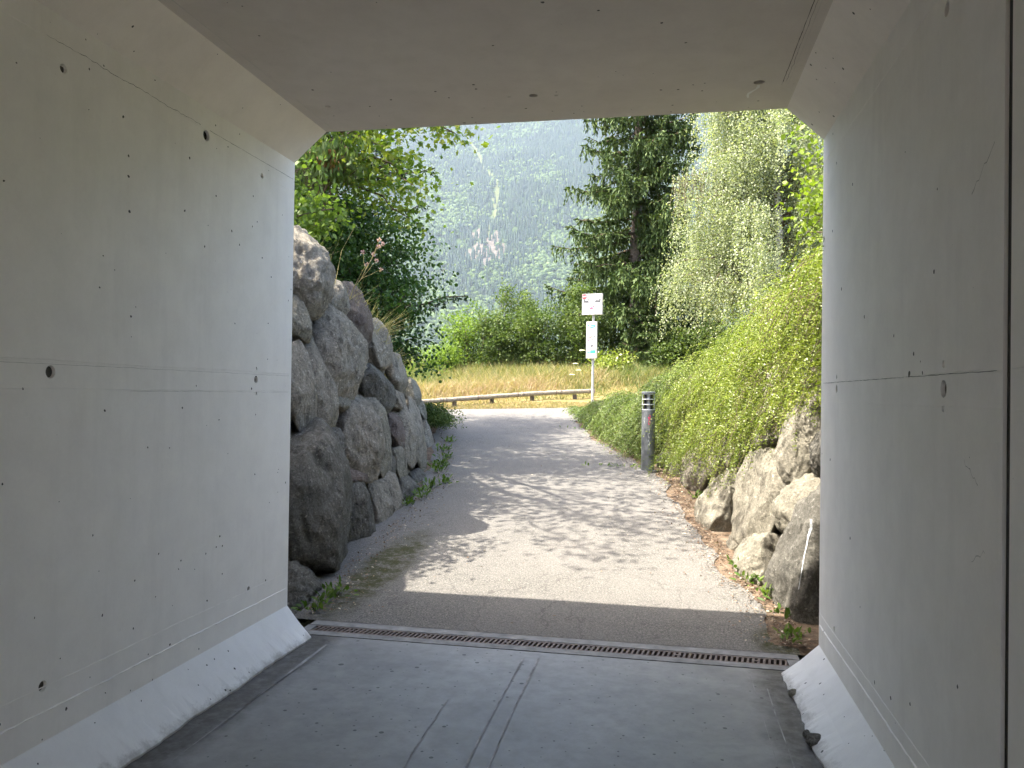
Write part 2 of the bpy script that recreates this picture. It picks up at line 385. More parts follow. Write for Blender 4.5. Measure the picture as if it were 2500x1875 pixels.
# asphalt path: a ragged-edged ribbon that climbs to the lane
ys = np.concatenate([np.linspace(4.84, 8, 110), np.linspace(8.05, 17.25, 170)])
def fpath(a, b):
    lo = bl(b)-.15+.05*fbm(b, b*0, 5, 3)+.10*np.clip((b-5.8)/3, 0, 1)
    hi = br(b)-.16+.09*fbm(b, b*0+9, 4, 4)
    lo = lo-np.clip(b-15.2, 0, 3)*1.6; hi = hi+np.clip(b-15.0, 0, 3)*2.2
    lo = np.where(b < 5.0, np.minimum(lo, -2.28), lo); hi = np.where(b < 4.95, .80, hi)
    x = lo+(hi-lo)*a; end = 16.46+.28*(x+4.62)
    y = np.where(b > 15.0, 15.0+(b-15.0)/(17.25-15.0)*(end-15.0), b)
    z = zg(y)+.004*fbm(x, y, 2.2, 5)
    z = np.where(b < 5.15, .0055+(zg(5.15)+.006-.0055)*((b-4.84)/.31)**1.3, z+.006)
    return x, y, z
V, F = grid(fpath, np.linspace(0, 1, 60), ys)
tag(obj('path', V, F, M_['asphalt'], smooth=True), kind='structure')
def Hm(x, y):
    z = zg(y)+.165*np.clip(y-19, 0, 7)-.05*np.clip(-3-x, 0, 6)*np.clip((y-17)/4, 0, 1)+.03*np.clip(x, 0, 6)
    z = z-np.clip((y-55)/40, 0, 1)**2*6
    return z+.05*fbm(x, y, .8, 6)*np.clip((y-16.5)/2, 0, 1)
V, F = grid(lambda a, b: (a, b, Hm(a, b)-np.where(b < 17.3, .012, 0)), np.linspace(-40, 40, 161), np.concatenate([np.linspace(16.2, 30, 70), np.linspace(31, 95, 40)]))
tag(obj('meadow', V, F, M_['meadow'], smooth=True), kind='structure')
# banks: rise behind both boulder walls and over the underpass roof
def topL(y): return np.interp(y, [-20, 4.3, 4.5, 5.3, 6.5, 7.7, 8.4, 9.3, 10.3, 12.1, 14, 16, 18], [3.5, 3.5, 2.85, 2.72, 2.6, 2.42, 2.12, 1.85, 1.6, 1.28, 1.0, 1.1, 1.25])
def fbl(a, b):
    h = topL(b)-zg(b); x0 = np.where(b < 4.45, -2.3, bl(b)-.33-.22*h)
    x = x0-a; z = topL(b)-.12+np.clip(a, 0, 4)*.16+.06*fbm(x, b, 2, 8)*np.clip(a, 0, 1)
    return x, b, np.where(b < 4.45, 3.55+.0*a, z)
V, F = grid(fbl, np.concatenate([np.linspace(0, 6, 40), np.linspace(7, 40, 20)]), np.concatenate([[-25, -4.1, 0, 4.2, 4.44, 4.46], np.linspace(4.6, 17.4, 70)]))
tag(obj('grass_bank', V, F, M_['bank'], smooth=True), kind='structure')
# ridge and lower edge of the planted right bank
RG = np.array([(4.5, 1.35, 2.75), (6.5, 1.32, 2.72), (8, 1.16, 2.55), (9, 1.0, 2.42), (10, .7, 2.16), (11.5, .1, 1.86), (13, -.35, 1.67), (15, -1.1, 1.42), (16.3, -1.75, 1.22), (17.6, -1.9, 1.24)])
BT = np.array([(4.5, 1.15, 1.75), (5.5, 1.13, 1.72), (6.5, 1.0, 1.5), (7.5, .78, 1.32), (8.5, .60, 1.18), (9.5, .25, .95), (10.3, .0, .75), (11.1, -.25, .64), (13, -.93, .80), (15, -1.45, 1.0), (16.3, -1.8, 1.12), (17.6, -1.9, 1.2)])
def ridge(y): return np.interp(y, RG[:, 0], RG[:, 1]), np.interp(y, RG[:, 0], RG[:, 2])
def foot(y): return np.interp(y, BT[:, 0], BT[:, 1]), np.interp(y, BT[:, 0], BT[:, 2])
def bank_surf(t, y):     # t 0 = lower edge, 1 = ridge; sunk under the foliage
    xa, za = foot(y); xb, zb = ridge(y)
    s = np.clip(t, 0, 1); x = xa+(xb-xa)*s+.12; z = za+(zb-za)*s+.10*np.sin(np.pi*s)-.14
    return x, z
def fbr(a, b):
    x, z = bank_surf(a, b); e = np.clip(a-1, 0, 99); x = x+e; z = z+.12*np.clip(e, 0, 3)*np.clip((14-b)/4, 0, 1)
    return np.where(b < 4.45, np.clip(x, .9, 99)*1.0, x), b, np.where(b < 4.45, 3.55, z)
V, F = grid(fbr, np.concatenate([np.linspace(0, 1, 14), np.linspace(1.3, 40, 40)]), np.concatenate([[-25, -4.1, 0, 4.2, 4.44, 4.46], np.linspace(4.6, 17.4, 70)]))
tag(obj('planted_bank', V, F, M_['bank'], smooth=True), kind='structure')
V, F = grid(lambda a, b: (a, b, 3.55+0*a), np.linspace(-2.35, 1.0, 4), np.linspace(-4.2, 4.44, 5))
tag(obj('embankment_top', V, F, M_['bank']), kind='structure')
V, F = grid(lambda a, b: (a, b, -.02+0*a), np.linspace(-6, 5, 8), np.linspace(-25, -4.22, 8))
tag(obj('road', V, F, M_['asphalt']), kind='structure')

# ================================================================ MOUNTAIN
def hz(x, y):
    b = .62*(y-1550)+45*fbm(x, y, .0042, 11, 4)+22*fbm(x, y*.25, .016, 12, 3)
    return np.maximum(b, -4)
SC_STRIP = np.array([(-880, 3460), (-866, 3394), (-760, 3150), (-708, 3001), (-600, 2760), (-566, 2646), (-528, 2409), (-534, 2340), (-500, 2260)])
def dseg(x, y, P):
    best = np.full(np.shape(x), 1e9)
    for (ax, ay), (bx, by) in zip(P[:-1], P[1:]):
        t = np.clip(((x-ax)*(bx-ax)+(y-ay)*(by-ay))/((bx-ax)**2+(by-ay)**2), 0, 1)
        best = np.minimum(best, np.hypot(x-ax-t*(bx-ax), y-ay-t*(by-ay)))
    return best
def scar(x, y):
    """1 in the rock scars, .5 in the grassy cut, 0 in forest"""
    wob = 1+.9*fbm(x, y, .05, 21, 3)
    s = np.where(dseg(x, y, SC_STRIP) < 6*wob+3.5, .5, 0.)
    for cx, cy_, rx, ry in ((-500, 2200, 36, 110), (-545, 2215, 22, 50), (-465, 2190, 20, 60), (-560, 2330, 14, 40), (-600, 2120, 12, 14)):
        s = np.where(((x-cx)/rx)**2+((y-cy_)/ry)**2 < .55+.75*wob*.6, 1., s)
    return s
V, F = grid(lambda a, b: (a, b, hz(a, b)), np.concatenate([np.linspace(-4500, -1900, 30), np.linspace(-1880, 800, 240), np.linspace(850, 4000, 30)]), np.linspace(1380, 4500, 240))
c = V[F].mean(1); sv = scar(c[:, 0], c[:, 1])
n = N('mountain_ground'); at = n.new('Attribute', attribute_name='v'); co = n.co(); a = n.noise(co, .03, 8, .7); b = n.noise(co, .12, 4, .7)
forest = n.ramp(a, [(.3, (.03, .05, .02)), (.7, (.06, .09, .03))]); grs = n.ramp(b, [(.3, (.06, .08, .025)), (.7, (.115, .12, .055))])
rk = n.ramp(b, [(.3, (.06, .05, .038)), (.5, (.10, .085, .068)), (.7, (.15, .13, .11))])
col = n.mix(n.math('GREATER_THAN', at.outputs['Fac'], .4), forest, grs); col = n.mix(n.math('GREATER_THAN', at.outputs['Fac'], .8), col, rk)
M_['mount'] = n.done(col, .95, n.bump(b, .5, 4.), spec=.05)
tag(obj('mountain', V, F, M_['mount'], var=sv), kind='structure')

def conifer(n_=7, tiers=4):
    V = []; F = []
    for t in range(tiers):
        z0 = .08+.86*t/tiers; z1 = min(1., z0+.42); rr = .17*(1-t/tiers*.72)
        b = len(V)
        for i in range(n_):
            a = 2*np.pi*i/n_+t*.4; q = rr*(1 if i % 2 else .72); V.append((q*np.cos(a), q*np.sin(a), z0))
        V.append((0, 0, z1))
        F += [(b+i, b+(i+1) % n_, b+n_) for i in range(n_)]
    return np.array(V), np.array(F)
def broadleaf(seed, n=46):
    rg_ = np.random.default_rng(seed); d = unit(rg_.normal(size=(n, 3))); d[:, 2] = np.abs(d[:, 2])*.9-.15
    c = d*rg_.uniform(.24, .40, (n, 1))*np.array([1, 1, 1.15])+np.array([0, 0, .50]); Vs = []; Fs = []
    for i in range(n):
        t = unit(rg_.normal(size=3)); s = unit(np.cross(t, d[i])); t = np.cross(d[i], s); w = .14
        b = len(Vs)
        Vs += [c[i]+w*s-d[i]*.02, c[i]-w*.5*s+w*.87*t, c[i]-w*.5*s-w*.87*t]; Fs.append((b, b+1, b+2))
    return np.array(Vs), np.array(Fs)
def stamp(protoV, protoF, P, Sz, Sx, rot, vals):
    n = len(P); ca, sa = np.cos(rot)[:, None], np.sin(rot)[:, None]
    x = protoV[None, :, 0]*Sx[:, None]; y = protoV[None, :, 1]*Sx[:, None]; z = protoV[None, :, 2]*Sz[:, None]
    V = np.stack([x*ca-y*sa, x*sa+y*ca, z+0*x], -1)+P[:, None]
    F = protoF[None]+(np.arange(n)*len(protoV))[:, None, None]
    return V.reshape(-1, 3), F.reshape(-1, protoF.shape[1]), np.repeat(vals, len(protoF))
Nt = 52000
ty = 1560+(3900-1560)*rng.random(Nt)**.85; tx = ty*rng.uniform(-.52, .24, Nt)
keep = scar(tx, ty) < .3; keep |= (rng.random(Nt) < .22) & (ty < 2420); keep |= rng.random(Nt) < .06; tx, ty = tx[keep], ty[keep]; Nt = len(tx)
tz = hz(tx, ty)
mixv = fbm(tx, ty, .011, 31, 3)+.35*rng.normal(size=Nt)-.55*(ty-2600)/1000
isb = mixv > .12
P = np.stack([tx, ty, tz-1], -1)
parts = []; vv = []
ci = ~isb; k = ci.sum(); pv, pf = conifer()
V, F, v = stamp(pv, pf, P[ci], rng.uniform(14, 36, k), rng.uniform(15, 26, k)*1.3, rng.uniform(0, 6.28, k), rng.uniform(0, 1, k)*.42); parts.append((V, F)); vv.append(v)
for sd in range(4):
    m = isb & (np.arange(Nt) % 4 == sd); k = m.sum(); pv, pf = broadleaf(sd)
    V, F, v = stamp(pv, pf, P[m], rng.uniform(12, 25, k), rng.uniform(12, 27, k), rng.uniform(0, 6.28, k), .5+.5*rng.random(k)); parts.append((V, F)); vv.append(v)
V, F = cat(parts)
M_['forest'] = leafmat('forest_leaves', [(.006, .017, .010), (.010, .027, .015), (.025, .05, .017), (.075, .12, .035), (.13, .185, .06)], .12, .7)
tag(obj('mountain_forest', V, F, M_['forest'], var=np.concatenate(vv)), 'dense mixed forest of conifers and broadleaf trees covering the mountainside', 'forest', kind='stuff')

# ================================================================ UNDERPASS
XL, XR, ZT, YP, YJ, YB = -2.225, .8303, 3.0625, 4.48, 2.146, -4.2
up = empty('underpass', (XL/2+XR/2, 0, 0), 'pale concrete box underpass framing the view, with chamfered corners and a sloped plinth', 'underpass')
def cutter(lst):
    """recesses: (centre, axis, r, depth) shallow truncated cones joined in one mesh"""
    b = MB()
    for c, ax, rr, dp in lst:
        c = Vector(c); ax = Vector(ax); b.cyl(c-ax*.02, c+ax*dp, rr*1.12, rr*.78, 20)
    return b.build('cut', None)
def cut(o, lst):
    if not lst: return
    k = cutter(lst); m = o.modifiers.new('b', 'BOOLEAN'); m.object = k; m.operation = 'DIFFERENCE'; m.solver = 'EXACT'
    bpy.context.view_layer.update()
    me = bpy.data.meshes.new_from_object(o.evaluated_get(bpy.context.evaluated_depsgraph_get()))
    o.modifiers.remove(m); o.data = me; bpy.data.objects.remove(k)
M_['hole'] = plain('hole_painted_shade', (.10, .095, .085), .9, var=.3)  # dark colour painted in for the shade inside the recesses
def holes(lst):
    for c, ax, rr, dp in lst:
        if dp < .012: continue
        c = Vector(c)+Vector(ax)*min(.012, dp*.45); MB().cyl(c, c+Vector(ax)*.003, rr*.90, n=20).build('tie_hole_shade', M_['black'] if dp > .1 else M_['hole'], up)  # thin dark disc standing in for the shaded depth of each hole
T = .30
segs = [(YJ+.022, YP), (YB, YJ-.022)]
for si, (y0, y1) in enumerate(segs):
    zb = -.25
    w = MB().box(XL-T, XL, y0, y1, zb, ZT+T).build('side_wall', M_['wall'], up)
    h = []
    if si == 0:
        ax = (-1, 0, 0)
        h = [((XL, 2.554, 1.553), ax, .024, .04), ((XL, 4.057, 1.553), ax, .020, .035), ((XL, 4.057, 1.615), ax, .012, .006), ((XL, 4.06, 1.476), ax, .012, .006),
             ((XL, 3.532, 2.745), ax, .025, .16), ((XL, 4.084, 2.696), ax, .016, .02), ((XL, 2.587, 2.692), ax, .018, .03), ((XL, 2.547, .399), ax, .020, .035), ((XL, 4.017, .403), ax, .015, .014)]
    cut(w, h); holes(h)
    w2 = MB().box(XR, XR+T, y0, y1, zb, ZT+T).build('side_wall', M_['wall_clean'], up)
    h = []
    if si == 0:
        ax = (1, 0, 0)
        h = [((XR, 2.592, 2.682), ax, .022, .05), ((XR, 2.594, 1.530), ax, .026, .06), ((XR, 2.595, 1.605), ax, .014, .005), ((XR, 2.595, 1.47), ax, .012, .004),
             ((XR, 4.099, 1.541), ax, .020, .04), ((XR, 4.099, .371), ax, .016, .015), ((XR, 4.099, 1.60), ax, .013, .01)]
    cut(w2, h); holes(h)
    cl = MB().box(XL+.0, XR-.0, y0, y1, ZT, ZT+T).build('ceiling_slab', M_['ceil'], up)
    if si == 0:
        ax = (0, 0, 1); cut(cl, [((-.69, 4.09, ZT), ax, .022, .06), ((.45, 4.085, ZT), ax, .026, .08), ((-1.835, 4.075, ZT), ax, .018, .012), ((-.82, 4.085, ZT), ax, .012, .003), ((-.57, 4.10, ZT), ax, .013, .003)])
    e = .004
    y0_, y1_ = y0+.001, y1-.002
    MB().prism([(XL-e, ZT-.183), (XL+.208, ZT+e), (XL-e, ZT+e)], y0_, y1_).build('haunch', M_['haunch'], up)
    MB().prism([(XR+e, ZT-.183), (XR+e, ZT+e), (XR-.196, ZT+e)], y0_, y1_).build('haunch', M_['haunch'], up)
    # plinth: sloped kerb at the wall foot, with a slightly uneven toe
    for sx, x0, bw, bh in ((1, XL, .155, .196), (-1, XR, .184, .181)):
        ysn = np.arange(y0_, y1_, .04); ysn = np.append(ysn, y1_); V = []; F = []
        for i, y in enumerate(ysn):
            wv = .006*math.sin(y*9)+.005*random.uniform(-1, 1); q = .5
            V += [(x0-sx*e, y, bh), (x0+sx*(bw*.5), y, bh*.5+.001*random.uniform(-1, 1)), (x0+sx*(bw+wv), y, .012), (x0+sx*(bw+wv-.004), y, -.02), (x0-sx*e, y, -.02)]
        for i in range(len(ysn)-1):
            for j in range(5):
                a_, b_ = i*5+j, i*5+(j+1) % 5; F.append((a_, b_, b_+5, a_+5) if sx < 0 else (a_, a_+5, b_+5, b_))
        F += [[0, 1, 2, 3, 4], [len(V)-1-k_ for k_ in range(5)]]
        o = obj('plinth', V, F, M_['plinth'], up)
    # raised form seams along the walls, sagging slightly
    def seam(x, sx, z, wdt, hgt, name='form_seam', mat='wall', gaps=.0, y1o=None):
        V = []; F = []; yy = np.arange(y0+.01, (y1o or y1)-.004, .03); zz = z+.0015*np.sin(yy*5+z*9)+.001*rng.normal(size=len(yy))
        for i, (y, zq) in enumerate(zip(yy, zz)):
            g = hgt*(0.25 if random.random() < gaps else 1)*random.uniform(.75, 1.1)
            V += [(x-sx*.003, y, zq-wdt), (x+sx*g, y, zq), (x-sx*.003, y, zq+wdt)]
        for i in range(len(yy)-1):
            a_ = i*3; F += [(a_, a_+1, a_+4, a_+3), (a_+1, a_+2, a_+5, a_+4)]
        return obj(name, V, F, M_[mat], up)
    for z, wd, hg, gp in ((2.776, .0022, .0015, .5), (2.70, .0015, .001, .6), (1.597, .0032, .0022, .15), (1.588, .002, .0012, .4), (1.491, .003, .002, .25), (.395, .0025, .0018, .2), (.301, .006, .005, .12)):
        seam(XL, 1, z, wd, hg, gaps=gp)
    for z, wd, hg, gp in ((1.577, .003, .002, .2), (1.570, .002, .0012, .3), (1.476, .0022, .0014, .4), (.350, .0022, .0018, .1), (.290, .005, .0045, .1), (2.75, .002, .0012, .4)):
        seam(XR, -1, z, wd, hg, gaps=gp)
    for x, wd in ((.565, .0025), (.595, .002), (-1.96, .002)):
        V = []; F = []
        yy = np.arange(y0+.02, y1-.3 if x > 0 else y1-.01, .05)
        for y in yy:
            xx = x+.002*math.sin(y*4); V += [(xx-wd, y, ZT+.003), (xx, y, ZT-.0015*random.uniform(.3, 1)), (xx+wd, y, ZT+.003)]
        for i in range(len(yy)-1):
            a_ = i*3; F += [(a_, a_+3, a_+4, a_+1), (a_+1, a_+4, a_+5, a_+2)]
        obj('form_seam', V, F, M_['mark'], up)
# hairline crack above the left upper seam, dark
def crackline(pts, wdt, nrm, mat='black', name='hairline_crack'):
    V = []; F = []
    for i, p in enumerate(pts):
        p = Vector(p)+Vector(nrm)*.0012; d = Vector((0, 0, 1)) if abs(nrm[2]) < .5 else Vector((1, 0, 0)); w_ = wdt*random.uniform(.3, 1.0)
        V += [p-d*w_, p+d*w_]
    for i in range(len(pts)-1): F.append((2*i, 2*i+1, 2*i+3, 2*i+2))
    return obj(name, V, F, M_[mat], up)
yy = np.arange(2.5, 3.5, .02); crackline([(XL, y, 2.781+.002*rng.normal()+.002*math.sin(y*17)) for y in yy], .0010, (1, 0, 0))
yy = np.arange(3.56, 4.47, .03); crackline([(XL, y, 2.778+.0006*rng.normal()) for y in yy], .0011, (1, 0, 0))
yy = np.arange(2.2, 4.45, .03); crackline([(XR, y, 1.5735+.0007*rng.normal()) for y in yy], .0010, (-1, 0, 0))
yy = np.arange(3.25, 4.1, .03); crackline([(.565+.001*rng.normal(), y, ZT) for y in yy], .0016, (0, 0, -1)); crackline([(.58+.001*rng.normal(), y, ZT) for y in yy], .0008, (0, 0, -1))
crackline([(XL, y, 1.582+.0008*rng.normal()) for y in np.arange(2.2, 4.47, .03)], .0008, (1, 0, 0), 'mark')
crackline([(XL, y, 1.484+.0008*rng.normal()) for y in np.arange(3.0, 4.47, .03)], .0008, (1, 0, 0), 'mark')
# lime runoff below the right ceiling hole
rp = [(.45-.004*k+.010*math.sin(k*.7), 4.115+.017*k, ZT) for k in range(11)]
crackline(rp, .010, (0, 0, -1), 'plinth', 'lime_runoff')
crackline([(.44+.02*k, 4.27+.004*k, ZT) for k in range(8)], .003, (0, 0, -1), 'plinth', 'lime_runoff')
# scuffs on the right wall
for (y0, z0, y1, z1, wd) in ((2.225, 2.158, 2.378, 2.065, .0025), (2.32, 1.27, 2.42, 1.33, .0022), (2.27, 1.1, 2.36, 1.06, .0016)):
    q = 9; crackline([(XR, y0+(y1-y0)*k/q, z0+(z1-z0)*k/q+.004*rng.normal()) for k in range(q+1)], wd, (-1, 0, 0), 'mark', 'scuff_mark')
# joint between the two precast frames
jb = MB().box(XR+.010, XR+.05, YJ-.0225, YJ+.0225, -.02, ZT).box(XL-.05, XL-.010, YJ-.0225, YJ+.0225, -.02, ZT).box(XL-.02, XR+.02, YJ-.0225, YJ+.0225, ZT+.010, ZT+.05)
jb.build('joint_sealant', M_['seal'], up)
# floor slab with shallow cast strips
fl = MB().box(XL-.05, XR+.05, YB, 4.552, -.25, 0).build('floor_slab', M_['slab'], up)
def fstrip(pts0, pts1, h, name='cast_strip', mat='strip'):
    V = []; F = []; q = 24
    for k in range(q+1):
        t = k/q; a_ = np.array(pts0[0])+(np.array(pts0[1])-np.array(pts0[0]))*t; b_ = np.array(pts1[0])+(np.array(pts1[1])-np.array(pts1[0]))*t
        j = .004*rng.normal(size=2); V += [(a_[0]+j[0], a_[1], h), (b_[0]+j[1], b_[1], h)]
    for k in range(q): F.append((2*k, 2*k+1, 2*k+3, 2*k+2))
    return obj(name, V, F, M_[mat], up)
M_['slab_dark'] = plain('groove_tone', (.27, .262, .255), .8, var=.5, sc=9)  # mottled tone of the flat strips drawn as floor grooves
def froove(x0, y0, x1, y1, wd, mat='strip'):
    return fstrip([(x0-wd, y0), (x1-wd, y1)], [(x0+wd, y0), (x1+wd, y1)], .0035, 'floor_groove', mat)
froove(-.76, 4.40, -.763, -4.1, .003, 'slab_dark'); froove(-.675, 4.45, -.66, -4.1, .004, 'slab_dark')
froove(-1.015, 3.75, -.97, 1.0, .0025, 'slab_dark'); froove(.475, 4.48, .46, -4.1, .003, 'slab_dark'); froove(.537, 4.25, .537, -4.1, .003, 'slab_dark'); froove(-1.93, 4.40, -1.868, -4.1, .0025, 'slab_dark')
M_['strip_l'] = M_['slab']

# ================================================================ DRAIN
dc = empty('drainage_channel', (-.72, 4.68, 0), 'cast iron slotted drain set in concrete across the mouth of the underpass', 'drain')
MB().box(-2.2, .78, 4.562, 4.632, -.2, .002).box(-2.2, .78, 4.752, 4.87, -.2, .0035).box(-2.21, -2.153, 4.6325, 4.7515, -.2, .001).box(.708, .79, 4.6325, 4.7515, -.2, .001).build('concrete_surround', M_['strip'], dc)
MB().box(-2.19, .77, 4.556, 4.84, -.3, -.12).box(-2.2, .78, 4.5525, 4.5615, -.2, -.012).build('channel_trough', M_['black'], dc)
xs = -2.15
while xs < .70:
    xe = min(xs+.50, .705); b = MB()
    b.box(xs+.001, xe-.001, 4.634, 4.651, -.03, .001).box(xs+.001, xe-.001, 4.733, 4.750, -.03, .001)
    k = xs+.004; i = 0
    nb = int((xe-xs)/.0285)
    for i in range(nb):
        xx = xs+(i+.5)*(xe-xs)/nb
        sk2 = .012
        wv = .0066
        V = [(xx-wv-sk2*.0, 4.650, z) for z in (-.03, 0)]+[(xx+wv, 4.650, z) for z in (-.03, 0)]+[(xx+wv+sk2, 4.734, z) for z in (-.03, 0)]+[(xx-wv+sk2, 4.734, z) for z in (-.03, 0)]
        b.add(V, [(0, 1, 3, 2), (2, 3, 5, 4), (4, 5, 7, 6), (6, 7, 1, 0), (1, 7, 5, 3), (0, 2, 4, 6)])
    xm = (xs+xe)/2; b.box(xm-.018, xm+.018, 4.682, 4.702, -.03, .0012)
    b.build('grate', M_['iron'], dc, loc=((xs+xe)/2, 4.69, 0)); xs += .50

# ================================================================ BOULDER WALLS
def ico(sub):
    bm = bmesh.new(); bmesh.ops.create_icosphere(bm, subdivisions=sub, radius=1); V = np.array([v.co[:] for v in bm.verts]); F = np.array([[v.index for v in f.verts] for f in bm.faces]); bm.free(); return V, F
IV, IF = ico(5); IV4, IF4 = ico(4)
def rock(a, b, c, seed, rough=1.0, sub=5):
    """rounded, faceted boulder: smooth-min of random cutting planes, then layered noise"""
    rg_ = np.random.default_rng(seed); V0, F0 = (IV, IF) if sub == 5 else (IV4, IF4)
    pl = unit(rg_.normal(size=(20, 3))); dd = rg_.uniform(.66, 1.0, 20)
    dt = V0@pl.T; rr = np.where(dt > .05, dd/np.maximum(dt, .05), 9.)
    p = 70.; rad = (np.sum(rr**-p, 1)+1.0**-p)**(-1/p)
    V = V0*rad[:, None]*1.17*np.array([b, a, c])
    off = Vector(rg_.uniform(-50, 50, 3)); sc_ = 1/max(.2, (a+c)/2)
    d = np.empty(len(V))
    for i, v in enumerate(V):
        q = Vector(v)*sc_
        w = q+.35*Vector((mn.noise(q*1.7+off), mn.noise(q*1.7-off), mn.noise(q*1.9+off*2)))
        d[i] = .05*mn.noise(w*1.2+off)+.05*mn.noise(w*3.1+off)-.05*max(0, 1-abs(mn.noise(Vector((w.x*3, w.y*3, w.z*1.1))+off))*7)*.6+.05*(1-abs(mn.noise(Vector((w.x*5, w.y*5, w.z*2))+off))*2)+.03*mn.noise(w*9+off)+.02*mn.noise(q*21+off)+.012*mn.noise(q*44+off)
    return V+V0*(d*rough*min(a, b, c)*1.5)[:, None], F0
from mathutils.bvhtree import BVHTree
ROCKS = [
('L', -3.182, 6.52, 2.52, 0.316, 0.226, 0.339, -0.036, 0, 12),
('L', -3.086, 6.274, 2.096, 0.157, 0.115, 0.18, -0.03, 1, 0),
('L', -3.176, 7.313, 2.364, 0.201, 0.115, 0.18, -0.069, 0, 0),
('L', -3.173, 7.745, 2.245, 0.268, 0.14, 0.314, -0.074, 3, 20),
('L', -3.039, 7.002, 1.797, 0.387, 0.227, 0.429, -0.061, 0, 10),
('L', -2.958, 6.039, 1.521, 0.183, 0.111, 0.406, -0.075, 0, 5),
('L', -2.957, 6.445, 1.502, 0.197, 0.11, 0.438, -0.03, 0, 8),
('L', -3.146, 8.354, 1.973, 0.281, 0.133, 0.268, -0.074, 0, 10),
('L', -3.031, 8.067, 1.519, 0.3, 0.143, 0.234, -0.074, 2, 10),
('L', -3.224, 9.273, 1.716, 0.3, 0.091, 0.276, -0.204, 0, 5),
('L', -3.353, 10.26, 1.466, 0.3, 0.108, 0.207, -0.23, 1, 0),
('L', -3.777, 12.138, 1.173, 0.3, 0.056, 0.167, -0.264, 1, 0),
('L', -2.873, 7.07, 1.031, 0.36, 0.196, 0.372, -0.061, 0, 8),
('L', -2.909, 7.863, 1.017, 0.232, 0.108, 0.408, -0.074, 1, 8),
('L', -2.845, 6.497, 0.987, 0.171, 0.11, 0.173, -0.034, 2, 0),
('L', -2.745, 5.926, 0.59, 0.466, 0.25, 0.592, -0.113, 2, 8),
('L', -2.713, 6.706, 0.374, 0.226, 0.126, 0.322, -0.051, 2, 0),
('L', -2.734, 7.369, 0.338, 0.223, 0.105, 0.312, -0.071, 0, 12),
('L', -2.756, 7.839, 0.324, 0.222, 0.097, 0.29, -0.074, 0, 10),
('L', -2.802, 8.443, 0.388, 0.286, 0.114, 0.176, -0.079, 2, 0),
('L', -2.939, 9.322, 0.378, 0.3, 0.094, 0.147, -0.204, 2, 0),
('L', -2.948, 8.471, 1.042, 0.181, 0.074, 0.21, -0.088, 3, 0),
('L', -2.993, 8.946, 0.94, 0.354, 0.113, 0.354, -0.204, 0, 8),
('L', -3.156, 9.854, 0.916, 0.417, 0.108, 0.417, -0.204, 0, 6),
('L', -3.63, 11.92, 0.752, 0.315, 0.084, 0.315, -0.269, 0, 4),
('L', -2.865, 8.349, 0.699, 0.155, 0.066, 0.216, -0.074, 1, 0),
('L', -3.17, 10.465, 0.407, 0.3, 0.092, 0.144, -0.268, 0, 0),
('L', -2.942, 6.878, 1.382, 0.165, 0.095, 0.084, -0.061, 1, 0),
('L', -2.526, 5.221, 0.058, 0.268, 0.14, 0.168, -0.138, 2, 0),
('L', -3.082, 8.918, 1.367, 0.3, 0.091, 0.132, -0.204, 0, 0),
('L', -2.839, 7.99, 0.668, 0.143, 0.063, 0.143, -0.074, 2, 0),
('L', -2.479, 4.922, -0.033, 0.134, 0.083, 0.107, -0.101, 2, 0),
('L', -2.787, 6.777, 0.695, 0.3, 0.105, 0.09, -0.056, 3, 0),
('R', 0.999, 5.665, 0.326, 0.304, 0.24, 0.549, -0.281, 4, -4),
('R', 0.653, 7.066, 0.157, 0.271, 0.107, 0.156, -0.148, 1, 0),
('R', 0.751, 6.365, 0.188, 0.3, 0.153, 0.268, -0.101, 1, 0),
('R', 0.569, 7.794, 0.432, 0.355, 0.189, 0.355, -0.118, 1, -6),
('R', 0.846, 6.76, 0.705, 0.409, 0.192, 0.409, -0.101, 1, 6),
('R', 1.016, 5.886, 0.695, 0.227, 0.166, 0.211, -0.357, 1, 0),
('R', 1.062, 6.111, 1.185, 0.234, 0.161, 0.319, -0.232, 1, 0),
('R', 1.159, 5.806, 1.096, 0.135, 0.135, 0.194, -0.357, 2, 0),
('R', 0.411, 9.412, 0.621, 0.3, 0.174, 0.276, -0.205, 0, 0),
('R', 0.185, 10.288, 0.601, 0.17, 0.098, 0.205, -0.326, 0, 0),
('R', 0.656, 8.121, 0.871, 0.3, 0.165, 0.21, -0.083, 0, 0),
('R', 0.934, 7.176, 1.243, 0.279, 0.143, 0.203, -0.179, 0, 0),
('R', 0.683, 8.253, 1.019, 0.3, 0.125, 0.165, -0.083, 0, 0),
('R', 0.522, 9.332, 0.95, 0.26, 0.111, 0.186, -0.202, 0, 0),
('R', 0.03, 10.653, 0.589, 0.171, 0.108, 0.137, -0.371, 2, 0),
('R', 1.147, 6.316, 1.582, 0.294, 0.131, 0.143, -0.101, 0, 0),
('R', 0.819, 7.609, 1.207, 0.167, 0.079, 0.179, -0.178, 0, 0),
('R', 1.041, 7.146, 1.597, 0.23, 0.121, 0.186, -0.17, 0, 0),
]
lw = empty('boulder_wall', (-2.9, 7.5, 0), 'tall shaded dry boulder retaining wall on the left of the path', 'retaining wall', 'boulder retaining walls')
rw = empty('boulder_wall', (.9, 7, 0), 'sunlit pale boulder retaining wall under the trailing shrub beside the path', 'retaining wall', 'boulder retaining walls')
RLAB = {3: 'rust tinted boulder', 4: 'large dark shaded boulder with a white paint run', 2: 'dark grey boulder', 1: 'pale boulder'}
def wallx(side, y, h): return bl(y)-.15-.22*h if side == 'L' else br(y)+.15+.28*h
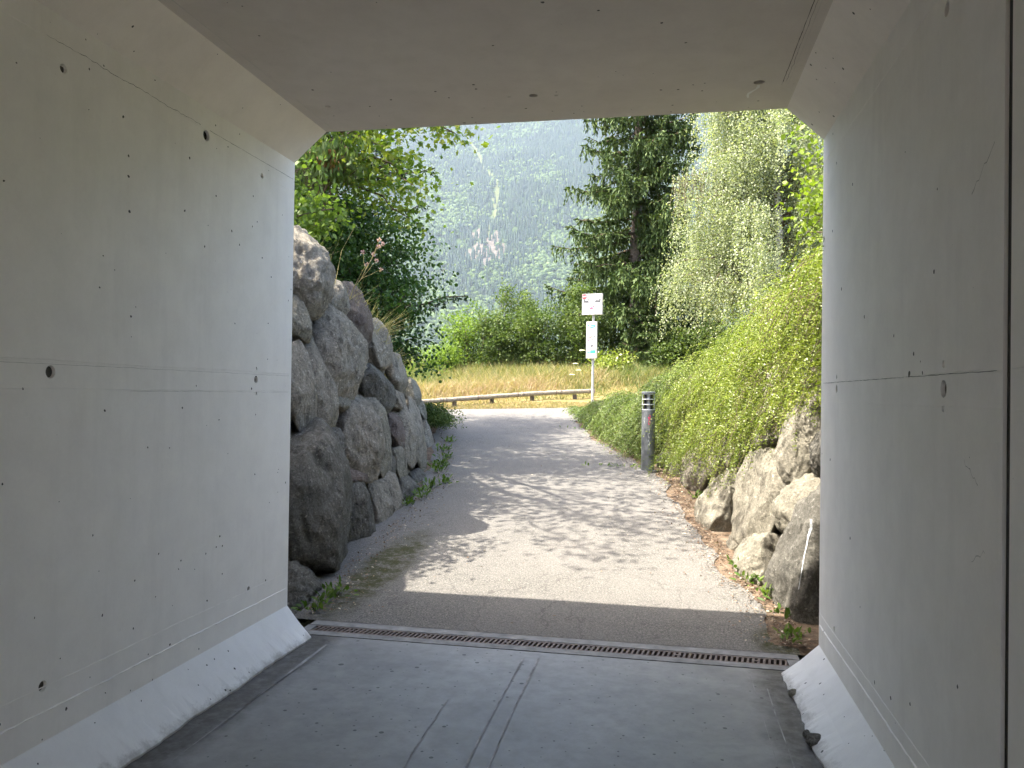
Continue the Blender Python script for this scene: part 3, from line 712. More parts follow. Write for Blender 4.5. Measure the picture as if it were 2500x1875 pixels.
def put_rock(side, x, y, z, a, b, c, az, kind, tilt, seed, sub=5):
    V, F = rock(a, b, c, seed, sub=sub)
    lean = Matrix.Rotation((.2 if side == 'L' else -.25), 3, 'Y')
    Mx = np.array(Matrix.Rotation(-az, 3, 'Z')@Matrix.Rotation(-lean.to_euler().y, 3, 'Y')@Matrix.Rotation(R(-tilt), 3, 'X'))
    V = V@Mx.T+np.array([x, y, z])
    o = obj('boulder', V, F, M_['rock%d' % kind], lw if side == 'L' else rw, loc=(x, y, z), smooth=True)
    if kind in RLAB: o['label'] = RLAB[kind]
    return o
paint_o = None
for i, (side, x, y, z, a, b, c, az, kind, tilt) in enumerate(ROCKS):
    o = put_rock(side, x, y, z, a*1.12, b*1.1, c*1.09, az, kind, tilt, 100+i)
    if kind == 4: paint_o = o
# filler boulders packed deeper in the wall so that no gap opens
fs = 500
for side in 'LR':
    y0, y1 = (4.75, 13.6) if side == 'L' else (4.9, 11.2)
    row = 0; h = .12
    while h < 2.6:
        y = y0+random.uniform(0, .3)
        while y < y1:
            top = topL(y) if side == 'L' else foot(y)[1]
            hh = top-zg(y)
            s_ = random.uniform(.2, .30)
            if h < hh-.05 and not (side == 'R' and y < 5.1):
                put_rock(side, float(wallx(side, y, h)+(-.24 if side == 'L' else .24)), y, float(zg(y)+h), s_, .16, s_*.95, -.1, random.choice([0, 0, 2] if side == 'L' else [0, 1, 0]), random.uniform(-15, 15), fs, 4); fs += 1
            y += s_*2.0
        h += .42
# soil packed behind the boulders
for side, root in (('L', lw), ('R', rw)):
    yy = np.linspace(4.5, 13.9 if side == 'L' else 12, 70); hs = np.linspace(-.1, 1, 14)
    def fs_(a, b):
        top = topL(b) if side == 'L' else foot(b)[1]; h = (top-zg(b)+.02)*a
        return wallx(side, b, h)+(-.30 if side == 'L' else .30)+.05*fbm(a*4, b, 4, 7), b, zg(b)+h
    V, F = grid(fs_, hs, yy); obj('soil_backing', V, F, M_['soil'], root)
# white paint run on the dark boulder
if paint_o is not None:
    bpy.context.view_layer.update()
    me = paint_o.data; mw = paint_o.matrix_world if False else Matrix.Translation(wloc(paint_o))
    bv = BVHTree.FromPolygons([mw@v.co for v in me.vertices], [p.vertices[:] for p in me.polygons])
    cam0 = Vector((0, 0, 1.5)); V = []; F = []
    pts = [(1752, 1122, 5), (1752, 1140, 8), (1746, 1158, 5), (1742, 1180, 3.5), (1737, 1200, 3), (1733, 1225, 2.6), (1729, 1250, 2), (1724, 1278, 1.2)]
    Fp = 1711.1; q = []
    for k in range(len(pts)-1):
        for t in np.linspace(0, 1, 7)[:-1]: q.append([pts[k][j]+(pts[k+1][j]-pts[k][j])*t for j in range(3)])
    def hit(px, py):
        d = (f+r*(px-1106)/Fp-u*(py-829.5)/Fp).normalized(); h_ = bv.ray_cast(cam0, d); return None if h_[0] is None else h_[0]-d*.004
    for px, py, w_ in q:
        w2_ = w_*random.uniform(.6, 1.1); p0 = hit(px-w2_/2, py); p1 = hit(px+w2_/2, py)
        if p0 is None or p1 is None: continue
        V += [p0, p1]
    F = [(2*k, 2*k+1, 2*k+3, 2*k+2) for k in range(len(V)//2-1)]
    if F: obj('paint_run', V, F, M_['louvre'], paint_o)

# ================================================================ LIGHT BOLLARD
bx, by, bz = -.185, 10.2, .53
bo = empty('light_bollard', (bx, by, bz), 'dark grey cylindrical light bollard with louvred head and faded scribbles beside the path', 'bollard light')
MB().cyl((bx, by, bz-.05), (bx, by, bz+.775), .083, n=40).build('post', M_['bollard'], bo, smooth=False)
MB().cyl((bx, by, bz-.02), (bx, by, bz+.012), .13, n=32).build('base_plate', M_['strip'], bo)
MB().cyl((bx, by, bz+.775), (bx, by, bz+.985), .024, n=24).build('reflector_core', M_['white'], bo)
lens = MB().cyl((bx, by, bz+.776), (bx, by, bz+.984), .060, n=32, caps=False).build('smoked_lens', M_['black'], bo)
n = N('dark_glass'); n.done((.02, .02, .022), .08, spec=.6); n.b.inputs['Alpha'].default_value = 1; lens.data.materials[0] = n.m
# lens open at the front as two dark side panels with the pale core seen between them
me = lens.data; bm = bmesh.new(); bm.from_mesh(me)
kill = [fc for fc in bm.faces if abs(math.atan2(fc.calc_center_median().x+.0, -(fc.calc_center_median().y))) < .42]
bmesh.ops.delete(bm, geom=kill, context='FACES'); bm.to_mesh(me); bm.free()
for k in range(4):
    z = bz+.775+k*.066
    MB().cyl((bx, by, z), (bx, by, z+.010), .084, n=40).build('louvre_ring', M_['louvre'], bo)
for a in (-1.6, 1.6, 3.14):
    MB().cyl((bx+.075*math.sin(a), by-.075*math.cos(a), bz+.77), (bx+.075*math.sin(a), by-.075*math.cos(a), bz+.985), .005, n=8).build('strut', M_['louvre'], bo)
MB().cyl((bx, by, bz+.983), (bx, by, bz+1.0), .090, n=40).cyl((bx, by, bz+1.0), (bx, by, bz+1.008), .090, .078, n=40).build('cap', M_['bollard'], bo)
def scribble(name, mat, path, wd):
    V = []; F = []
    for k, (a, z) in enumerate(path):
        for s_ in (-1, 1):
            an = a+s_*wd/.083*.5; V.append((bx+.0845*math.sin(an), by-.0845*math.cos(an), bz+z+s_*wd*.4))
    for k in range(len(path)-1): F.append((2*k, 2*k+1, 2*k+3, 2*k+2))
    return obj(name, V, F, M_[mat], bo)
scribble('graffiti', 'pink', [(.18+.14*math.sin(t*2.1), .70-.012*t+.015*math.cos(t*3)) for t in np.linspace(0, 9, 40)], .006)
scribble('graffiti', 'louvre', [(.15+.12*math.sin(t*1.7), .52-.02*t+.018*math.cos(t*2.6)) for t in np.linspace(0, 10, 44)], .004)
scribble('graffiti', 'louvre', [(-.6+.07*math.sin(t*2), .68-.016*t) for t in np.linspace(0, 5, 20)], .004)

# ================================================================ TIMBER GUARD RAIL
gr = empty('log_guard_rail', (-3.2, 18.1, 1.25), 'low weathered log guard rail on short posts between the path and dry grass', 'guard rail')
A0 = Vector((-5.35, 16.35, 0)); dirv = Vector((.745, .595, 0)).normalized()
def gz(p): return float(Hm(np.float64(p.x), np.float64(p.y)))
posts = [(-4.54, 16.97), (-3.84, 17.63), (-3.01, 18.24), (-2.09, 18.94)]
for (x, y) in posts+[(-5.4, 16.3)]:
    z = float(Hm(np.float64(x), np.float64(y))); MB().cyl((x, y+.02, z-.15), (x, y+.02, z+.12), .055, .05, 12).build('post', M_['darkwood'], gr)
jp = [(-5.7, 16.05), (-4.75, 16.82), (-4.05, 17.45), (-3.25, 18.05), (-2.45, 18.68), (-1.72, 19.25)]
for (a0, a1) in zip(jp[:-1], jp[1:]):
    z0 = float(Hm(np.float64(a0[0]), np.float64(a0[1])))+.165; z1 = float(Hm(np.float64(a1[0]), np.float64(a1[1])))+.165
    d = Vector((a1[0]-a0[0], a1[1]-a0[1], z1-z0)).normalized()*.008
    p0 = Vector((a0[0], a0[1]-.02, z0))+d; p1 = Vector((a1[0], a1[1]-.02, z1))-d; K = 9
    path = np.array([tuple(p0.lerp(p1, t)) for t in np.linspace(0, 1, K)])+.003*rng.normal(size=(K, 3)); rr = .052+.003*rng.normal(size=K)
    V, F = tubes([(path, rr)], 16); V = V.tolist(); F = F.tolist(); F += [list(range(16))[::-1], list(range((K-1)*16, K*16))]
    lg = obj('log', V, F, M_['wood'], gr, smooth=False)
    pm = p1+d*1.0; dn = d.normalized()
    for s_ in (-.07, .07):
        q = pm+dn*s_; MB().cyl(q-dn*.009, q+dn*.009, .057, n=16).build('strap', M_['iron'], gr)
# ================================================================ BUS STOP SIGN
sx, sy = -1.58, 18.0; sz = float(Hm(np.float64(sx), np.float64(sy)))
bs = empty('bus_stop_sign', (sx, sy, sz), 'white bus stop sign with red corner box and map panel on a thin pole', 'sign')
MB().cyl((sx, sy, sz-.1), (sx, sy, 3.74), .030, n=14).build('pole', M_['metal'], bs)
RT = Matrix.Translation((sx, sy, 0))@Matrix.Rotation(R(-13), 4, 'Z')
# board local: x right, y depth (front at negative y), z up
def board(name, x0, x1, z0, z1):
    b = MB().box(x0, x1, -.10, -.035, z0, z1, RT); fr = b.build(name+'_frame', M_['metal'], bs)
    MB().box(x0+.012, x1-.012, -.104, -.101, z0+.012, z1-.012, RT).build(name+'_face', M_['white'], fr)
    return fr
def flat(name, mat, pts, par, d=-.1065):      # polygon printed on the board
    V = [tuple(RT@Vector((x, d, z))) for x, z in pts]; return obj(name, V, [list(range(len(V)))], M_[mat], par)
def rect(name, mat, x0, x1, z0, z1, par, d=-.1065): return flat(name, mat, [(x0, z0), (x1, z0), (x1, z1), (x0, z1)], par, d)
def text(name, s, size, x, z, mat, par, d=-.109, bold=.0):
    cu = bpy.data.curves.new(name, 'FONT'); cu.body = s; cu.size = size; cu.align_x = 'CENTER'; cu.align_y = 'CENTER'; cu.offset = bold; cu.extrude = .0004
    o = bpy.data.objects.new(name, cu); COL.objects.link(o); bpy.context.view_layer.update()
    me = bpy.data.meshes.new_from_object(o.evaluated_get(bpy.context.evaluated_depsgraph_get())); bpy.data.objects.remove(o)
    mt = RT@Matrix.Translation((x, d, z))@Matrix.Rotation(R(90), 4, 'X'); V = [tuple(mt@v.co) for v in me.vertices]; F = [list(p.vertices) for p in me.polygons]
    return obj(name, V, F, M_[mat], par)
B1 = board('flag', -.245, .235, 3.29, 3.765)
rect('red_box', 'red', -.232, -.13, 3.655, 3.752, B1); text('lettering', 'BUS', .045, -.181, 3.703, 'white', B1, bold=.001)
rect('name_band', 'dgrey', -.215, .20, 3.560, 3.652, B1, -.1068)
text('lettering', 'LES PÈLERINS', .058, -.005, 3.630, 'white', B1, bold=.0004); text('lettering', 'ÉCOLE', .052, -.005, 3.583, 'white', B1, bold=.0004)
for (x0, x1) in ((-.06, .03), (.085, .17)): rect('small_print', 'pink', x0, x1, 3.697, 3.701, B1)
flat('emblem', 'pink', [(.11, 3.722), (.135, 3.735), (.15, 3.728), (.14, 3.722), (.125, 3.726)], B1)
# bus pictogram
def rr_(cx, cz, w, h, q, n_=5):
    P = []
    for (ax, az, s0) in ((cx+w-q, cz+h-q, 0), (cx-w+q, cz+h-q, 90), (cx-w+q, cz-h+q, 180), (cx+w-q, cz-h+q, 270)):
        for k in range(n_+1): t = R(s0+90*k/n_); P.append((ax+q*math.cos(t), az+q*math.sin(t)))
    return P
flat('bus_symbol', 'pink', rr_(-.02, 3.470, .052, .050, .028), B1); flat('bus_symbol_window', 'white', rr_(-.02, 3.482, .042, .024, .015), B1, -.1085)
for s_ in (-1, 1):
    rect('bus_symbol_mirror', 'pink', -.02+s_*.060-.006, -.02+s_*.060+.006, 3.462, 3.490, B1); rect('bus_symbol_wheel', 'pink', -.02+s_*.036-.010, -.02+s_*.036+.010, 3.410, 3.424, B1)
    flat('bus_symbol_lamp', 'white', rr_(-.02+s_*.032, 3.437, .008, .006, .005), B1, -.1085)
text('lettering', 'vers', .024, -.175, 3.362, 'dgrey', B1); text('lettering', 'LES BOSSONS', .030, -.03, 3.362, 'red', B1)
B2 = board('map_panel', -.135, .115, 2.30, 3.135)
for (x0, x1, z0, z1) in ((-.11, -.05, 3.025, 3.065), (-.04, .085, 3.025, 3.06), (-.10, -.075, 2.98, 3.03), (-.05, .05, 2.985, 3.02), (-.10, -.06, 2.945, 2.96), (-.02, .03, 2.965, 2.98), (.03, .085, 3.0, 3.03)):
    flat('printed_map', 'blue', [(x0, z0), (x1, z0+.006), (x1-.008, z1), (x0+.01, z1-.004)], B2)
for (cx, cz, w_, m_) in ((-.01, 2.79, .05, 'brown'), (.065, 2.80, .03, 'dgrey'), (-.075, 2.71, .035, 'pink'), (.02, 2.735, .035, 'brown'), (.06, 2.715, .02, 'dgrey'), (-.05, 2.78, .03, 'brown')):
    flat('printed_peak', m_, [(cx-w_, cz-.02), (cx+w_, cz-.02), (cx+w_*.5, cz+.004), (cx+w_*.1, cz+.03), (cx-w_*.4, cz+.0)], B2)
for (x0, z0, x1, z1) in ((-.06, 2.92, -.05, 2.87), (.05, 2.92, .08, 2.91), (.02, 2.66, .06, 2.655), (-.04, 2.68, -.03, 2.60), (-.03, 2.60, .03, 2.56), (.01, 2.61, .05, 2.605)):
    rect('printed_line', 'dgrey', min(x0, x1), max(x0, x1)+.002, min(z0, z1), max(z0, z1)+.004, B2)
flat('printed_map', 'lgreen', [(-.11, 2.45), (-.02, 2.45), (-.02, 2.51), (-.07, 2.535), (-.105, 2.49)], B2)
for (x0, x1, z0, z1) in ((-.11, .09, 2.412, 2.436), (-.03, .085, 2.44, 2.47), (.03, .09, 2.472, 2.49), (-.11, -.05, 2.442, 2.449)): rect('printed_map', 'green', x0, x1, z0, z1, B2, -.1075)
flat('printed_map', 'dgrey', [(-.02, 2.478), (.03, 2.478), (.02, 2.495), (-.01, 2.495)], B2, -.1085)
flat('printed_line', 'dgrey', [(-.10, 2.385), (-.06, 2.37), (.06, 2.362), (.06, 2.368), (-.05, 2.376)], B2)
for z in (2.352, 2.34): rect('printed_line', 'brown', -.09, .06, z, z+.003, B2)
for z in (3.36, 3.66, 2.42, 3.0): MB().box(-.04, .04, -.036, .034, z-.015, z+.015, RT).build('clamp', M_['metal'], bs)

# ================================================================ VEGETATION
def G3(p): return np.array(p, float)
def leafset(n): return rng.normal(size=(n, 3))
def crown(c, rad, nclump, per, cr, L, Wd, shape, droop=.3, flat_=.6, shell=.35, cut_=None, seedz=0):
    """leaf clumps through an ellipsoid; returns leaf V,F and clump centres"""
    d = rdir(nclump); q = rng.random(nclump)**shell
    C_ = G3(c)+d*q[:, None]*G3(rad)*(1+.18*rng.normal(size=(nclump, 1)))
    if cut_ is not None: C_ = C_[cut_(C_)]
    nclump = len(C_); sz = cr*rng.uniform(.6, 1.4, nclump)
    P = np.repeat(C_, per, 0); s = np.repeat(sz, per)[:, None]
    off = rng.normal(size=P.shape)*np.array([1, 1, flat_]); off *= s*.62
    P = P+off; n = len(P)
    D = unit(off*np.array([1, 1, .3])+.8*rng.normal(size=(n, 3))*.6+np.array([0, 0, -droop])*np.mean(s))
    D = unit(D+np.array([0, 0, -droop]))
    Nn = unit(np.array([0, 0, 1.])+.75*rng.normal(size=(n, 3)))
    V, F = leaves(P, D, Nn, L*rng.uniform(.65, 1.2, n), Wd*rng.uniform(.65, 1.2, n), shape)
    hue = np.clip(np.repeat(rng.random(nclump), per)*.55+rng.random(n)*.45, 0, 1)
    return V, F, hue, C_
def limb(p0, p1, r0, r1, k=7, wob=.06, sag=0.):
    p0, p1 = G3(p0), G3(p1); t = np.linspace(0, 1, k)[:, None]; Ln = np.linalg.norm(p1-p0)
    P = p0+(p1-p0)*t+wob*Ln*rng.normal(size=(k, 3))*np.sin(np.pi*t)*.5; P[:, 2] += sag*Ln*np.sin(np.pi*t[:, 0])
    return P, r0+(r1-r0)*t[:, 0]
def tree(name, label, cat_, base, c, rad, nclump, per, cr, L, Wd, shape, lm, bm_, trunk_r, group=None, cut_=None, nb=30, loc=None, shell=.35, flat_=.6, droop=.3):
    root = empty(name, tuple(base), label, cat_, group)
    V, F, h, C_ = crown(c, rad, nclump, per, cr, L, Wd, shape, cut_=cut_, shell=shell, flat_=flat_, droop=droop)
    obj('crown', V, F, lm, root, var=h)
    top = G3(c)+np.array([0, 0, rad[2]*.7]); P, rr = limb(base, top, trunk_r, trunk_r*.25, 9, .04)
    paths = [(P, rr)]
    idx = rng.choice(len(C_), min(nb, len(C_)), False)
    for i in idx:
        q = C_[i]; t = np.clip((q[2]-P[0, 2])/(P[-1, 2]-P[0, 2]+1e-6)-.25, .12, .9); k = int(t*(len(P)-1))
        paths.append(limb(P[k], q, trunk_r*.32*(1-t*.6), .006, 7, .10, .06))
    V, F = tubes(paths, 7); obj('trunk', V, F, bm_, root, smooth=True)
    return root
LM = {
 'maple': leafmat('maple_leaf', [(.04, .085, .012), (.10, .165, .022), (.20, .23, .04)], .40),
 'dark': leafmat('dark_shrub_leaf', [(.018, .045, .010), (.035, .08, .016), (.06, .12, .025)], .25),
 'hang': leafmat('pale_hanging_leaf', [(.08, .14, .035), (.14, .20, .07), (.21, .27, .12)], .45),
 'brown': leafmat('dry_leaf', [(.30, .14, .05), (.40, .22, .10), (.25, .10, .04)], .3),
 'spruce': leafmat('spruce_needle', [(.028, .055, .016), (.06, .10, .028), (.125, .165, .045)], .12, .6),
 'dspruce': leafmat('dark_spruce_needle', [(.016, .036, .016), (.03, .06, .022), (.055, .09, .028)], .12, .6),
 'birch': leafmat('birch_leaf', [(.11, .14, .075), (.23, .26, .15), (.42, .45, .30)], .40, .45, .4),
 'shrub': leafmat('shrub_leaf', [(.032, .06, .014), (.075, .115, .03), (.15, .19, .065)], .35),
 'shrub2': leafmat('bright_shrub_leaf', [(.06, .11, .02), (.12, .185, .035), (.19, .26, .06)], .42),
 'coto': leafmat('trailing_shrub_leaf', [(.055, .095, .012), (.165, .21, .03), (.31, .34, .09)], .4, .4, .5),
 'coto2': leafmat('low_shrub_leaf', [(.08, .12, .03), (.15, .20, .055), (.24, .29, .095)], .35, .45, .4),
 'lime': leafmat('lime_green_leaf', [(.09, .14, .015), (.15, .21, .022), (.23, .29, .045)], .36),
 'dry': leafmat('dry_grass_blade', [(.10, .14, .04), (.22, .20, .08), (.32, .265, .135), (.27, .18, .11)], .3, .6),
 'straw': leafmat('straw_blade', [(.40, .33, .16), (.55, .46, .25), (.28, .32, .10)], .3, .6),
 'weed': leafmat('weed_leaf', [(.06, .12, .02), (.09, .15, .028), (.15, .21, .05)], .35),
 'litter': leafmat('fallen_leaf', [(.11, .068, .045), (.18, .12, .08), (.27, .20, .14), (.50, .45, .36)], .1, .8),
 'umbel': leafmat('umbel_floret', [(.75, .75, .70), (.82, .82, .78)], .3),
 'thistle': leafmat('thistle_floret', [(.45, .25, .30), (.62, .48, .45)], .3),
}
# ---- left: maple over the wall, its canopy shading the path
root = tree('maple_tree', 'maple tree with lobed green leaves overhanging the boulder wall on the left', 'tree', (-6.6, 10.2, 2.9), (-5.7, 10.3, 6.2), (3.0, 4.2, 2.7), 500, 44, .36, .082, .082, 'maple', LM['maple'], M_['bark'], .16, nb=110, cut_=lambda c: ~((c[:, 1]+.28*(c[:, 2]-1) > 12.0) & (c[:, 0]+.55*(c[:, 2]-1) > -1.9)))
# long outer boughs of the maple reaching across
bt = []; bp = []
tips = [((-3.9, 9.2, 5.0), (-2.45, 9.0, 4.55)), ((-4.2, 9.4, 4.6), (-2.95, 9.0, 3.95)), ((-4.4, 9.0, 4.8), (-3.3, 8.9, 4.4)), ((-4.6, 9.2, 4.2), (-3.3, 9.3, 4.1)), ((-3.9, 7.6, 5.2), (-1.5, 6.6, 5.2)), ((-3.6, 7.2, 5.0), (-1.9, 6.2, 4.9)), ((-3.8, 8.2, 5.6), (-.9, 7.9, 5.9)), ((-4.6, 7.5, 5.3), (-3.0, 5.6, 5.5)), ((-4.8, 7.0, 5.4), (-3.5, 4.8, 5.7)), ((-4.4, 6.9, 5.8), (-2.4, 5.2, 6.0)), ((-4.0, 9.5, 4.9), (-2.6, 9.4, 4.7)), ((-4.6, 9.6, 4.4), (-3.2, 9.6, 3.7)),
        ((-4.2, 9.6, 6.0), (-1.6, 9.8, 6.4)), ((-4.4, 11.4, 6.0), (-2.6, 11.6, 6.2))]
for a, b in tips:
    P, rr = limb((-5.9, 9.8, 4.6), a, .05, .03, 6, .08); bp.append((P, rr)); P, rr = limb(a, b, .028, .006, 8, .10, .06); bp.append((P, rr))
    for q in P[1:]:
        n_ = 38; pos = q+rng.normal(size=(n_, 3))*np.array([.20, .20, .11]); D = unit(rng.normal(size=(n_, 3))+np.array([.4, -.1, -.5]))
        bt.append((pos, D))
pos = np.concatenate([x for x, _ in bt]); D = np.concatenate([x for _, x in bt]); n_ = len(pos)
V, F = leaves(pos, D, unit(np.array([0, 0, 1.])+.5*rng.normal(size=(n_, 3))), .085*rng.uniform(.6, 1.2, n_), .085*rng.uniform(.6, 1.2, n_), 'maple')
obj('bough_leaves', V, F, LM['maple'], root, var=np.clip(.3+.7*rng.random(n_), 0, 1)); V, F = tubes(bp, 6); obj('bough', V, F, M_['twig'], root)

def spruce(name, label, base, H, Rb, seed, mat, dens=1.0, zmin=.6, needle=(.16, .035), hang=.45, grp=None, blur=1.0, lean=(0, 0)):
    root = empty(name, tuple(base), label, 'spruce', grp); base = G3(base)
    P, rr = limb(base, base+np.array([lean[0], lean[1], H]), H*.0125+.03, .01, 12, .006); tp = [(P, rr)]
    br_ = []; nP = []; nD = []; nS = []
    z = zmin
    while z < H-.2:
        t = z/H; L0 = Rb*(1-t)**.72*(.55+.45*min(1, t*6)); nb = 5 if z < H*.9 else 3
        for _ in range(nb):
            az = rng.uniform(0, 2*np.pi); L = L0*rng.uniform(.62, 1.15); k = 10
            s = np.linspace(0, 1, k); ux = np.array([np.cos(az), np.sin(az), 0])
            dz = L*(.10*s-.42*s**1.6+.14*s**4*2)
            org = base+np.array([lean[0]*t, lean[1]*t, z])
            Q = org+ux*L*s[:, None]; Q[:, 2] += dz; Q += .015*L*rng.normal(size=Q.shape)*s[:, None]
            br_.append((Q, (.012+.012*L)*(1-s*.85)+.003))
            sd = np.array([-ux[1], ux[0], 0]); m = int(L/.085*dens)+3
            for si in rng.uniform(.10, 1.0, m):
                j = si*(k-1); i0 = int(min(j, k-2)); q = Q[i0]+(Q[i0+1]-Q[i0])*(j-i0)
                side = rng.choice([-1, 1]); tl = (.14+.34*L/ max(Rb, .1)*(1-si)**.5*1.3)*rng.uniform(.6, 1.2)*blur
                dd = unit(ux*.65+sd*side*rng.uniform(.3, 1.0)+np.array([0, 0, -.15])); nseg = max(2, int(tl/.10))
                # side twig then a pendulous branchlet
                for w_ in range(nseg):
                    nP.append(q+dd*tl*w_/nseg); nD.append(dd+rng.normal(size=3)*.22); nS.append(1.)
                hl = hang*rng.uniform(.3, 1.2)*(.4+.6*(1-t)); e = q+dd*tl*rng.uniform(.2, 1); ns = max(1, int(hl/.11))
                dh = unit(np.array([0, 0, -1.])+.25*rng.normal(size=3))
                for w_ in range(ns):
                    nP.append(e+dh*hl*w_/ns); nD.append(dh+rng.normal(size=3)*.25); nS.append(.9)
        z += .30*(1 if z < H*.6 else .8)/max(.6, dens**.3)
    nP = np.array(nP); nD = unit(np.array(nD)); n = len(nP)
    parts = []; hv = []
    for q in range(2):
        V, F = leaves(nP, nD, rng.normal(size=(n, 3)), needle[0]*rng.uniform(.7, 1.3, n), needle[1]*rng.uniform(.7, 1.4, n), 'diamond'); parts.append((V, F)); hv.append(np.clip(rng.random(n)*.8+.1, 0, 1))
    V, F = cat(parts); obj('foliage', V, F, mat, root, var=np.concatenate(hv)); V, F = tubes(br_, 5); obj('branches', V, F, M_['twig'], root); V, F = tubes(tp, 14); obj('trunk', V, F, M_['bark'], root, smooth=True)
    return root
spruce('spruce_tree', 'tall spruce with hanging branches standing behind the bus stop sign', (-.92, 26, 2.45), 15, 3.15, 1, LM['spruce'], 2.1, .9, (.15, .05), .62)
spruce('spruce_tree', 'dark spruce behind the maple with branch tips poking out over the slope', (-5.9, 12.4, 1.6), 10, 2.65, 2, LM['dspruce'], 2.0, .4, (.085, .022), .16)
# ---- left shrubs
tree('dark_leaf_shrub', 'large dark green shrub behind the boulder wall on the left', 'shrub', (-5.4, 11.8, 1.5), (-5.3, 11.6, 2.85), (1.65, 1.6, 1.75), 760, 70, .26, .06, .05, 'oval', LM['dark'], M_['twig'], .06, nb=50, droop=.6)
tree('hazel_shrub', 'light green leafy shrub growing just behind the top of the left wall', 'shrub', (-4.2, 7.0, 2.6), (-4.05, 7.1, 3.25), (.75, 1.0, .6), 170, 40, .18, .06, .05, 'oval', LM['shrub2'], M_['twig'], .035, nb=30, droop=.6)
t_ = tree('hanging_leaf_shrub', 'pale shrub twigs with drooping leaves and a brown withered cluster near the portal corner', 'shrub', (-4.5, 9.0, 2.4), (-4.05, 9.0, 4.3), (.55, .45, .28), 34, 30, .15, .10, .035, 'oval', LM['hang'], M_['twig'], .03, nb=24, droop=2.2)
V, F, h, _ = crown((-4.0, 8.85, 4.27), (.15, .12, .10), 9, 16, .09, .09, .03, 'oval', droop=1.5); obj('withered_leaves', V, F, LM['brown'], t_, var=h)
# shrub added mostly out of view to widen the shade below the boulders
tree('shade_shrub', 'added green shrub over the topmost near boulder, mostly out of view, extending the shade', 'shrub', (-4.3, 5.4, 2.9), (-4.05, 5.45, 3.45), (.70, 1.1, .55), 120, 34, .2, .06, .05, 'oval', LM['maple'], M_['twig'], .03, nb=30)
# ---- birch
root = empty('birch_tree', (2.84, 21, 2.2), 'birch with white trunk and drooping pale green foliage right of the spruce', 'birch')
rng = np.random.default_rng(77)
P, rr = limb((2.84, 21, 2.1), (2.9, 21, 14.5), .13, .02, 14, .012); paths = [(P, rr)]; st = []
for k in range(125):
    z = rng.uniform(1.4, 12.0); b = np.array([np.interp(2.1+z, P[:, 2], P[:, 0]), 21, 2.1+z]); az = rng.uniform(0, 2*np.pi)
    L = (3.1*(1-z/13.5)**.6+.3)*rng.uniform(.55, 1.05); ks = np.linspace(0, 1, 9)
    Q = b+np.array([np.cos(az), np.sin(az), 0])*L*(ks**.9)[:, None]; Q[:, 2] += L*(.85*ks-.62*ks**2.2); Q += .04*L*rng.normal(size=Q.shape)*ks[:, None]
    paths.append((Q, .035*(1-ks)*(1-z/16)+.005))
    for _ in range(int(42+46*L)):
        j = rng.uniform(1.5, 8); i0 = int(min(j, 7)); q = Q[i0]+(Q[i0+1]-Q[i0])*(j-i0); q = q+rng.normal(size=3)*np.array([.22, .22, .10]); st.append((q, rng.uniform(.35, 1.5)))
thin = []; lp = []; ld = []
for q, L in st:
    m = int(L/.045); s = np.linspace(0, 1, m); dr = rng.normal(size=2)*.16
    X = np.stack([q[0]+dr[0]*s*L+.02*rng.normal(size=m), q[1]+dr[1]*s*L+.02*rng.normal(size=m), q[2]-L*s**1.15+.06*np.sin(s*3)], -1)
    lp.append(X+rng.normal(size=X.shape)*.022); ld.append(unit(rng.normal(size=X.shape)*.8+np.array([0, 0, -.9])))
    if len(thin) < 700: thin.append((X[::max(1, m//4)], np.full(len(X[::max(1, m//4)]), .004)))
lp = np.concatenate(lp); ld = np.concatenate(ld); kk = ~((np.abs(lp[:, 0]-2.88) < .17) & (lp[:, 2] > 3.8) & (lp[:, 1] < 21.1) & (rng.random(len(lp)) < .85)); lp = lp[kk]; ld = ld[kk]; n_ = len(lp)
V, F = leaves(lp, ld, rng.normal(size=(n_, 3)), .050*rng.uniform(.7, 1.3, n_), .040*rng.uniform(.7, 1.3, n_), 'diamond')
obj('foliage', V, F, LM['birch'], root, var=rng.random(n_)); V, F = tubes([paths[0]], 16); obj('trunk', V, F, M_['birch'], root, smooth=True)
V, F = tubes(paths[1:]+[t for t in thin if len(t[0]) > 1], 5); obj('branches', V, F, M_['twig'], root)
# ---- shrubs along the back of the meadow
SHR = [('shrub', 'small bright green shrub at the left end of the meadow hedge line', (-6.9, 23.3), 1.15, .85, 'shrub2', 150),
       ('young_tree', 'feathery light green young tree left of the pointed bush', (-6.15, 24.5), 2.4, .95, 'shrub2', 230),
       ('shrub', 'leafy shrub between the feathery young tree and the pointed bush', (-5.3, 24.2), 1.75, .95, 'shrub', 240),
       ('shrub', 'pointed green bush near the middle of the meadow edge', (-4.75, 25.0), 2.7, .80, 'shrub', 240),
       ('shrub', 'broad green bush left of the bus stop sign', (-3.75, 24.4), 2.1, 1.05, 'shrub', 300),
       ('shrub', 'tall dense green bush directly behind the bus stop sign', (-2.65, 24.6), 2.75, 1.1, 'shrub', 380),
       ('shrub', 'low yellowish bush at the foot of the sign pole side of the spruce', (-1.45, 22.8), .75, .75, 'coto', 110),
       ('shrub', 'leafy light bush beside the spruce foot on the birch side', (.35, 23.8), 1.2, .8, 'shrub', 180),
       ('shrub', 'green bush beneath the birch at the right end of the meadow', (1.5, 23.5), 1.6, 1.1, 'shrub', 260),
       ('shrub', 'pale bush to the right of the birch trunk above the bank', (3.3, 19.5), 2.0, 1.3, 'shrub', 260)]
